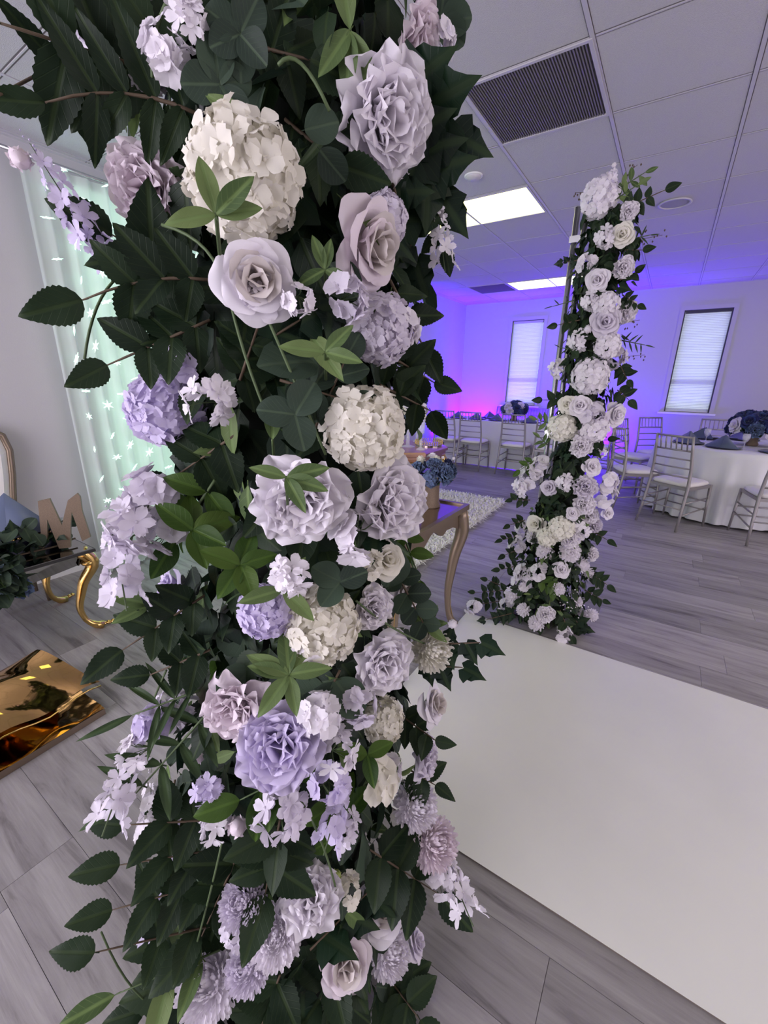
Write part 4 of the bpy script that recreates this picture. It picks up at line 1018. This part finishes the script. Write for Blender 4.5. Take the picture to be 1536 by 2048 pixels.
def post_and_core(P, H, R, dx, dy, zc=0):
    g = MB()
    for ex in (-.021, .021): g.tube([(dx+ex, dy, .012), (dx+ex, dy, H)], .014, 10)
    part('metal_post', g, M['chrome'], P.root, smooth=True)
    part('post_clamp', MB().box((dx-.04, dy-.02, H*.5), (dx+.04, dy+.02, H*.5+.04)).box((dx-.04, dy-.02, H*.93), (dx+.04, dy+.02, H*.93+.03)), M['chrome'], P.root)
    part('base_plate', MB().box((dx-.15, dy-.15, .001), (dx+.15, dy+.15, .012)), M['black'], P.root)
    g = MB().lathe([(0, .014), (R*1.05, .03), (R*.95, .3), (R*.9, 1.2), (R*.85, H-.12), (R*.5, H-.03), (0, H-.02)], 18)
    part('netting_core', g, M['core'], P.root, smooth=True)

# ---- near pillar
ca = atd(592, 757, .66)
A1 = Pillar('flower_pillar', 'tall pillar of white and lilac artificial flowers nearest the camera', ca.x, ca.y, .18, ((-.085, -.05), .10, 1.25))
post_and_core(A1, 2.42, .105, -.09, -.03)
A1.fill(1500, .02, 2.45, .075, 21, ['rose', 'ivy', 'rose', 'euca', 'ivy'], (.50, .86))
A1.fill(900, .02, 2.45, .06, 22, ['rose', 'ivy', 'sage', 'euca', 'willow', 'rose'], (.8, 1.05))
A1.scatter(110, .05, 2.3, .068, 31, ['rose', 'ivy'], 2.0, (.80, .98))
A1.scatter(80, .05, 1.3, .058, 32, ['euca', 'willow', 'moss', 'rose'], 2.0, (.85, 1.02))
B = A1.bloom
# roses, peonies
B(512, 562, 156, 'rose', 'white', (-.10, -.05, 1), 1, out=0.050)
B(772, 235, 225, 'peony', 'white', (.62, -.05, .75), 2, out=0.020)
B(292, 375, 165, 'peony', 'blush', (-.5, .1, .8), 3, out=0.040)
B(742, 492, 165, 'rose', 'blush', (.85, .0, .55), 4, out=0.030)
B(600, 1000, 200, 'peony', 'white', (-.05, -.35, 1), 5, out=0.050)
B(782, 1000, 190, 'peony', 'white', (.70, -.1, .70), 6, out=0.040)
B(765, 1325, 140, 'peony', 'white', (.35, -.3, .9), 7, out=0.040)
B(470, 1415, 150, 'peony', 'blush', (-.3, -.6, .8), 8, out=0.020)
B(557, 1492, 178, 'peony', 'lilac', (-.15, -.35, 1), 9, out=0.055)
B(622, 1795, 125, 'peony', 'white', (.05, .2, 1), 10, out=0.050)
B(762, 1822, 95, 'rose', 'white', (.3, .1, 1), 11, out=0.040)
B(690, 1930, 105, 'rose', 'blush', (.2, -.5, .9), 12, out=0.050)
B(475, 1655, 75, 'bud', 'blush', (-.1, -.3, 1), 13, out=0.050)
B(865, 1408, 85, 'rose', 'white', (.8, 0, .6), 14, out=.025)
B(848, 1512, 95, 'peony', 'pale', (.9, -.2, .5), 15, out=.025)
B(830, 90, 150, 'peony', 'blush', (.8, -.2, .5), 16, out=.025)
B(815, 1185, 85, 'rose', 'white', (.6, -.2, .8), 17, out=.025)
B(345, 1178, 90, 'rose', 'lilac', (-.8, -.1, .6), 18, out=.025)
B(745, 1215, 95, 'peony', 'white', (.4, -.1, 1), 19, out=.025)
B(772, 1118, 80, 'rose', 'cream', (.4, .1, 1), 20, out=.025)
B(830, 1885, 60, 'rose', 'pale', (.8, .1, .5), 21, out=.025)
B(375, 1945, 70, 'rose', 'blush', (-.6, 0, .8), 22, out=.025)
# hydrangeas
B(492, 355, 245, 'hyd', 'cream', (0, .15, 1), 1, out=0.040, nsub=26)
B(735, 860, 185, 'hyd', 'cream', (.25, 0, 1), 2, out=0.045, nsub=26)
B(640, 1248, 175, 'hyd', 'cream', (.05, .05, 1), 3, out=0.035, nsub=24)
B(530, 1220, 125, 'hyd', 'lilac', (-.4, .1, 1), 4, out=0.040)
B(322, 822, 165, 'hyd', 'lilac', (-.5, -.1, .9), 5, out=0.060, nsub=22)
B(765, 655, 150, 'hyd', 'pale', (.45, .1, .9), 6, out=0.030, nsub=22)
B(770, 1440, 95, 'hyd', 'cream', (.4, 0, 1), 7, nsub=18, out=.025)
B(775, 440, 110, 'hyd', 'pale', (.8, .1, .6), 8, nsub=18, out=.025)
B(255, 70, 210, 'hyd', 'pale', (-.3, -.5, .8), 9, out=0.000, nsub=24)
# chrysanthemums
for px, py, d, c in ((550, 1872, 108, 'white'), (415, 1960, 128, 'white'), (482, 1805, 92, 'pale'), (835, 1612, 92, 'white'), (872, 1685, 98, 'blush'), (782, 1905, 86, 'white'), (492, 1935, 90, 'pale'), (868, 1300, 88, 'ivory')):
    B(px, py, d, 'mum', c, ((px-600)/420, .05, 1.1), px, out=.055)
# blossom clusters
for px, py, d, c in ((230, 60, 110, 'white'), (330, 110, 120, 'white'), (370, 40, 100, 'white'), (270, 150, 90, 'white'), (415, 800, 110, 'white'), (300, 990, 130, 'pale'), (255, 1060, 130, 'pale'), (325, 1060, 120, 'white'), (720, 1072, 125, 'white'), (600, 600, 85, 'white'), (700, 600, 110, 'pale'), (800, 655, 95, 'white'), (585, 1150, 105, 'white'),
                     (672, 1500, 95, 'white'), (640, 1430, 105, 'white'), (720, 1415, 95, 'pale'), (665, 1560, 95, 'lilac'), (745, 1562, 125, 'cream'), (785, 1540, 70, 'white'), (415, 1580, 75, 'lilac'), (430, 1645, 80, 'white'), (560, 1625, 125, 'pale'), (360, 1690, 95, 'lilac'),
                     (300, 1450, 100, 'lilac'), (345, 1420, 95, 'pale'), (270, 1500, 80, 'white'), (885, 1755, 80, 'white'), (620, 1290, 90, 'white'), (350, 735, 90, 'lilac'), (690, 1655, 75, 'pale'), (500, 590, 60, 'white'), (880, 90, 80, 'white'), (470, 1860, 70, 'pale'), (700, 1780, 60, 'cream'), (355, 1920, 70, 'pale'), (745, 1130, 60, 'cream')):
    B(px, py, d, 'cluster', c, ((px-590)/380, random.uniform(-.2, .2), .9), int(px+py), out=.055)
for px, py, d, c, ang in ((130, 400, 150, 'lilac', 0), (180, 470, 120, 'lilac', 0), (235, 1120, 170, 'pale', 1), (340, 1760, 170, 'lilac', 1), (240, 1560, 150, 'pale', 1), (905, 1760, 120, 'white', 2), (880, 470, 110, 'white', 2), (670, 1620, 120, 'lilac', 1), (300, 1610, 110, 'white', 1)):
    B(px, py, d, 'spike', c, (-.2, .2, .95), int(px), out=.05)
for px, py, d, c in ((392, 1520, 52, 'blush'), (672, 1752, 40, 'green'), (905, 1250, 36, 'white'), (585, 835, 30, 'white'), (40, 320, 80, 'blush')):
    B(px, py, d, 'bud', c, (0, -.4, 1), int(px), out=.03)
# light green sage whorls and single leaves in front
A1.whorl(572, 955, 'sage', 84, (160, 20, -10, -60), .13)
A1.whorl(432, 430, 'sage', 100, (105, 40, 15, 195), .15)
A1.whorl(578, 1350, 'sage', 92, (150, 172, 60, 20, -80, -120, 95), .09)
A1.whorl(650, 705, 'sage', 88, (40, 172, -8), .06)
A1.whorl(545, 880, 'sage', 90, (90,), .05)
A1.whorl(565, 1180, 'sage', 80, (-45, 60, 200), .06)
A1.whorl(480, 1130, 'moss', 80, (20, 160, -70, 70, 240), .05)
A1.whorl(650, 540, 'sage', 62, (110, 80, -20, -150), .04)
A1.whorl(680, 1165, 'euca', 60, (20, 80, 150, 230), .05)
A1.whorl(735, 1510, 'moss', 60, (170, 30, -80), .05)
A1.whorl(385, 1060, 'moss', 90, (150, 95, -70, 20, -20), .06)
A1.whorl(300, 1210, 'sage', 75, (165, -150), .06)
A1.whorl(850, 1250, 'sage', 50, (60, 10, -40, 130), .05)
A1.whorl(590, 830, 'euca', 72, (60, -75, 175), .05)
A1.whorl(770, 930, 'moss', 45, (190, 100), .04)
A1.whorl(700, 60, 'sage', 120, (-95, -60, -130, 100), .02)
A1.whorl(880, 45, 'euca', 70, (10, 190, 80, -30), .02)
A1.whorl(480, 70, 'euca', 75, (60, 150, 200, -40, -90), .03)
A1.whorl(440, 170, 'euca', 75, (100, 190, -60, 20), .03)
for a in ((610, 260, 70, 'euca', 20), (640, 300, 70, 'euca', -60), (505, 250, 90, 'sage', 150)): A1.leaf(a[0], a[1], a[2], a[3], a[4])
# dark serrated rose leaf twigs at the outline
S = A1.spray
S((420, 560), (165, 600), 'rose', 7, 105, 0, .10, -.02)
S((420, 640), (215, 730), 'rose', 7, 95, 0, .09)
S((380, 560), (225, 470), 'rose', 5, 120, 0, .08)
S((400, 700), (330, 640), 'rose', 6, 95, 0, .05)
S((330, 150), (-20, 40), 'rose', 7, 170, .0, .12, .0, wide=.72)
S((400, 230), (90, 205), 'rose', 9, 130, 0, .12, -.03, wide=.62)
S((150, 110), (-20, 200), 'rose', 3, 130, 0, .1, wide=.6)
S((360, 150), (300, 60), 'rose', 4, 100, 0, .06)
S((470, 870), (340, 960), 'rose', 5, 95, 0, .06)
S((430, 960), (350, 1080), 'moss', 5, 95, 0, .06)
S((410, 1190), (245, 1300), 'rose', 7, 78, 0, .08)
S((420, 1300), (300, 1350), 'rose', 5, 72, 0, .06)
S((420, 1640), (250, 1650), 'rose', 5, 88, 0, .08)
S((430, 1700), (240, 1730), 'rose', 5, 85, 0, .09)
S((440, 1760), (225, 1820), 'rose', 7, 88, 0, .09)
S((430, 1850), (190, 1905), 'rose', 5, 82, 0, .10)
S((440, 1900), (230, 1990), 'sage', 5, 100, 0, .09)
S((450, 1960), (290, 2020), 'rose', 5, 85, 0, .07)
S((400, 1380), (265, 1430), 'willow', 7, 90, 0, .06)
S((420, 1420), (260, 1600), 'willow', 8, 100, 0, .07, wide=1.4)
S((350, 1560), (330, 1720), 'rose', 5, 70, 0, .05)
S((560, 1640), (530, 1790), 'rose', 7, 95, 0, .05)
S((480, 1700), (400, 1880), 'rose', 7, 95, 0, .06)
S((760, 700), (868, 765), 'rose', 6, 68, 0, .02)
S((760, 770), (862, 822), 'rose', 4, 72, 0, .0)
S((780, 560), (850, 700), 'rose', 5, 78, 0, .05)
S((790, 150), (905, 270), 'ivy', 6, 115, 0, .05)
S((800, 250), (885, 400), 'ivy', 7, 105, 0, .05)
S((780, 350), (830, 520), 'ivy', 6, 85, 0, .04)
S((850, 360), (890, 500), 'rose', 6, 58, 0, .05)
S((790, 1140), (870, 1290), 'euca', 9, 42, 0, .05)
S((800, 1050), (840, 1160), 'moss', 6, 48, 0, .05)
S((840, 1290), (960, 1285), 'ivy', 6, 52, 0, .07)
S((840, 1330), (925, 1335), 'ivy', 5, 48, 0, .06)
S((800, 1430), (870, 1480), 'rose', 6, 52, 0, .04)
S((820, 1540), (870, 1570), 'rose', 5, 55, 0, .04)
S((740, 1700), (880, 1790), 'rose', 7, 82, 0, .06)
S((700, 1650), (640, 1560), 'moss', 5, 70, 0, .05)
S((620, 880), (690, 720), 'euca', 6, 60, 0, .03)
S((480, 760), (520, 640), 'rose', 7, 90, 0, .04)
S((560, 760), (690, 800), 'euca', 6, 72, 0, .04)
S((520, 690), (600, 640), 'ivy', 5, 90, 0, .03)
S((570, 180), (680, 330), 'rose', 7, 100, -.05, .0)
S((480, 40), (620, 120), 'rose', 7, 110, -.03, .0)
S((560, 1560), (480, 1600), 'moss', 5, 85, 0, .04)
S((700, 1880), (640, 2000), 'rose', 7, 95, 0, .04)
S((560, 1950), (520, 2060), 'rose', 7, 100, 0, .04)
S((780, 1960), (840, 2040), 'rose', 7, 85, 0, .05)
S((680, 1340), (640, 1420), 'euca', 4, 80, 0, .03)
S((400, 1760), (370, 1990), 'rose', 8, 110, 0, .03)
S((620, 1900), (760, 1760), 'ivy', 6, 75, 0, .03)
# trailing vines and tendrils
for pts in (((545, 640), (590, 760), (640, 900)), ((480, 560), (500, 700), (560, 860)), ((380, 470), (470, 500), (480, 600)), ((300, 560), (250, 600), (235, 720)), ((560, 180), (590, 130), (640, 260)), ((365, 200), (360, 110), (400, 40)),
            ((600, 1560), (640, 1640), (660, 1750)), ((470, 1640), (450, 1740), (420, 1860)), ((380, 1320), (330, 1430), (300, 1560)), ((690, 1180), (760, 1260), (860, 1300)), ((250, 1830), (300, 1970), (380, 1990))):
    P3 = []
    for q in pts: p, n, dd = A1.hit(*q); P3.append(p+n*.035-A1.base)
    a, b, c = P3; P5 = [(1-t)**2*a+2*t*(1-t)*b+t*t*c for t in [i/8 for i in range(9)]]
    ob('vine', MB().tube(P5, .0017, 5).mesh('vine', M['stem']), A1.root)

# ---- far pillar
p0 = aty(1150, 800, 2.47)
A2 = Pillar('flower_pillar', 'slim flower pillar on a silver post beyond the white runner', -.385, 2.50, .12, ((-.055, -.02), .11, .95))
post_and_core(A2, 2.22, .072, -.135, .03)
AXT = lambda z: -.0
A2.fill(1500, .02, 2.18, .062, 41, ['rose', 'ivy', 'rose', 'willow'], (.45, .95))
A2.fill(500, .02, .75, .055, 42, ['rose', 'ivy', 'rose', 'sage'], (.8, 1.05))
A2.scatter(110, .04, 2.15, .055, 43, ['rose', 'ivy', 'rose'], 2.0, (.9, 1.15))
A2.scatter(60, .04, .7, .055, 44, ['sage', 'rose', 'ivy'], 2.0, (.9, 1.1))
C = {'r': 'rose', 'h': 'hyd', 'm': 'mum', 'c': 'cluster', 'b': 'bud', 'p': 'peony'}
rl = random.Random(77)
for px, py, d, k in ((1199, 393, 72, 'h'), (1244, 469, 40, 'r'), (1209, 475, 40, 'c'), (1258, 423, 34, 'p'), (1173, 527, 36, 'c'), (1247, 535, 40, 'p'), (1195, 560, 40, 'r'), (1181, 603, 38, 'c'), (1211, 609, 50, 'h'), (1211, 644, 50, 'r'), (1250, 623, 46, 'p'),
                     (1176, 658, 30, 'b'), (1154, 683, 40, 'c'), (1217, 691, 50, 'h'), (1230, 718, 46, 'c'), (1113, 737, 36, 'c'), (1181, 754, 70, 'h'), (1136, 809, 34, 'r'), (1160, 811, 38, 'r'), (1190, 832, 52, 'c'), (1232, 829, 42, 'r'), (1124, 855, 56, 'h'), (1190, 858, 56, 'h'), (1162, 892, 42, 'p'), (1201, 902, 28, 'c'), (1184, 934, 34, 'r'),
                     (1076, 934, 42, 'c'), (1058, 954, 50, 'c'), (1042, 974, 38, 'c'), (1097, 975, 28, 'r'), (1128, 965, 34, 'c'), (1170, 973, 46, 'p'), (1214, 990, 50, 'c'), (1224, 962, 36, 'c'), (1167, 1009, 42, 'p'), (1146, 1027, 24, 'r'), (1180, 1030, 34, 'p'), (1216, 1026, 24, 'r'), (1071, 1048, 34, 'r'), (1123, 1056, 50, 'h'), (1045, 1061, 34, 'c'),
                     (1065, 1074, 26, 'm'), (1095, 1074, 40, 'h'), (1162, 1056, 42, 'c'), (1190, 1050, 32, 'p'), (1033, 1090, 32, 'c'), (1141, 1078, 36, 'p'), (1088, 1104, 32, 'm'), (1140, 1105, 40, 'm'), (1164, 1129, 30, 'm'), (1177, 1147, 26, 'm'), (1123, 1139, 30, 'r'), (1185, 1108, 28, 'p'), (1047, 1147, 38, 'c'), (1078, 1144, 34, 'c'), (1042, 1165, 36, 'c'),
                     (1025, 1189, 34, 'm'), (1117, 1178, 26, 'm'), (1011, 1212, 30, 'c'), (945, 1217, 32, 'c'), (1045, 1220, 26, 'm'), (1071, 1246, 30, 'm'), (1091, 1228, 34, 'p'), (1157, 1204, 18, 'm'), (1162, 1233, 30, 'm'), (1186, 1230, 24, 'm'), (1128, 1270, 36, 'c'), (1225, 352, 22, 'c'), (1228, 330, 16, 'b')):
    cx = 1235-(py-400)*.175; fx = max(-1, min(1, (px-cx)/70))
    nn = 'white' if k != 'h' else rl.choice(['ivory', 'white', 'cream'])
    if rl.random() < .18: nn = 'pale'
    if rl.random() < .15 and k == 'r': nn = 'ivory'
    A2.bloom(px, py, d*1.12, C[k], nn, (fx*.7, .05, 1), int(px+py), full=False, out=.015)
S2 = lambda a, b, k, n, l, o=.03: A2.spray(a, b, k, n, l, 0, o, 0, .0022)
for a, b, k, n, l in (((1240, 420), (1330, 380), 'rose', 7, 26), ((1235, 380), (1290, 345), 'sage', 6, 26), ((1230, 400), (1275, 370), 'sage', 5, 26), ((1255, 480), (1300, 470), 'willow', 7, 20), ((1250, 500), (1285, 500), 'rose', 5, 24), ((1240, 560), (1270, 545), 'rose', 6, 20), ((1245, 590), (1275, 610), 'rose', 6, 18),
                      ((1240, 680), (1290, 690), 'willow', 8, 20), ((1240, 730), (1255, 760), 'rose', 7, 24), ((1235, 780), (1258, 800), 'rose', 5, 24), ((1160, 520), (1125, 525), 'ivy', 4, 18), ((1150, 600), (1105, 613), 'willow', 4, 16), ((1160, 640), (1115, 650), 'rose', 5, 24), ((1150, 700), (1120, 695), 'willow', 5, 16), ((1130, 800), (1085, 800), 'rose', 5, 22),
                      ((1110, 850), (1075, 840), 'sage', 6, 22), ((1095, 890), (1080, 875), 'sage', 5, 20), ((1070, 920), (1040, 940), 'moss', 5, 20), ((1060, 1000), (1025, 1000), 'rose', 6, 18), ((1050, 1040), (1020, 1050), 'rose', 5, 17), ((1040, 1070), (1005, 1080), 'rose', 6, 17), ((1035, 1100), (1010, 1110), 'rose', 5, 17), ((1040, 1130), (1000, 1140), 'rose', 6, 17),
                      ((1020, 1180), (950, 1185), 'rose', 9, 18), ((1010, 1200), (955, 1210), 'rose', 8, 19), ((1000, 1170), (975, 1160), 'rose', 5, 17), ((1030, 1225), (970, 1240), 'ivy', 7, 20), ((1180, 1060), (1215, 1080), 'rose', 5, 20), ((1170, 1140), (1215, 1170), 'rose', 9, 20), ((1170, 1180), (1205, 1200), 'rose', 6, 20), ((1150, 1240), (1165, 1255), 'ivy', 4, 30), ((1120, 1220), (1140, 1270), 'rose', 5, 24), ((1080, 1160), (1120, 1190), 'moss', 7, 22), ((1180, 880), (1215, 880), 'rose', 5, 22)):
    S2(a, b, k, n, l)
for px, py in ((1280, 640), (1290, 710), (1300, 470), (1150, 385), (1325, 470), (1275, 330)):
    p, n, dd = A2.hit(px, py); q = p-A2.base; c = Vector((0, 0, q.z-.05))+(q-Vector((0, 0, q.z)))*.4; g = MB().tube([c, (c+q)/2+Vector((0, 0, .02)), q], .0012, 4); rr = random.Random(px)
    for i in range(9): g.merge(MB().lathe([(0, -.006), (.004, 0), (0, .006)], 5), TR(c.lerp(q, .4+.6*i/8)+Vector((rr.uniform(-.02, .02), rr.uniform(-.02, .02), rr.uniform(-.02, .02)))))
    ob('berry_twig', g.mesh('berry_twig', M['twig']), A2.root)
g = MB(); rr = random.Random(4)
bp = A2.hit(1142, 1205)[0]-A2.base
for i in range(60):
    v = Vector((rr.gauss(0, .04), rr.gauss(0, .03), rr.gauss(0, .04))); g.merge(MB().lathe([(0, -.005), (.005, 0), (0, .005)], 5), TR(bp+v))
o = ob('baby_breath', g.mesh('baby_breath', P_['white']), A2.root); o['kind'] = 'stuff'
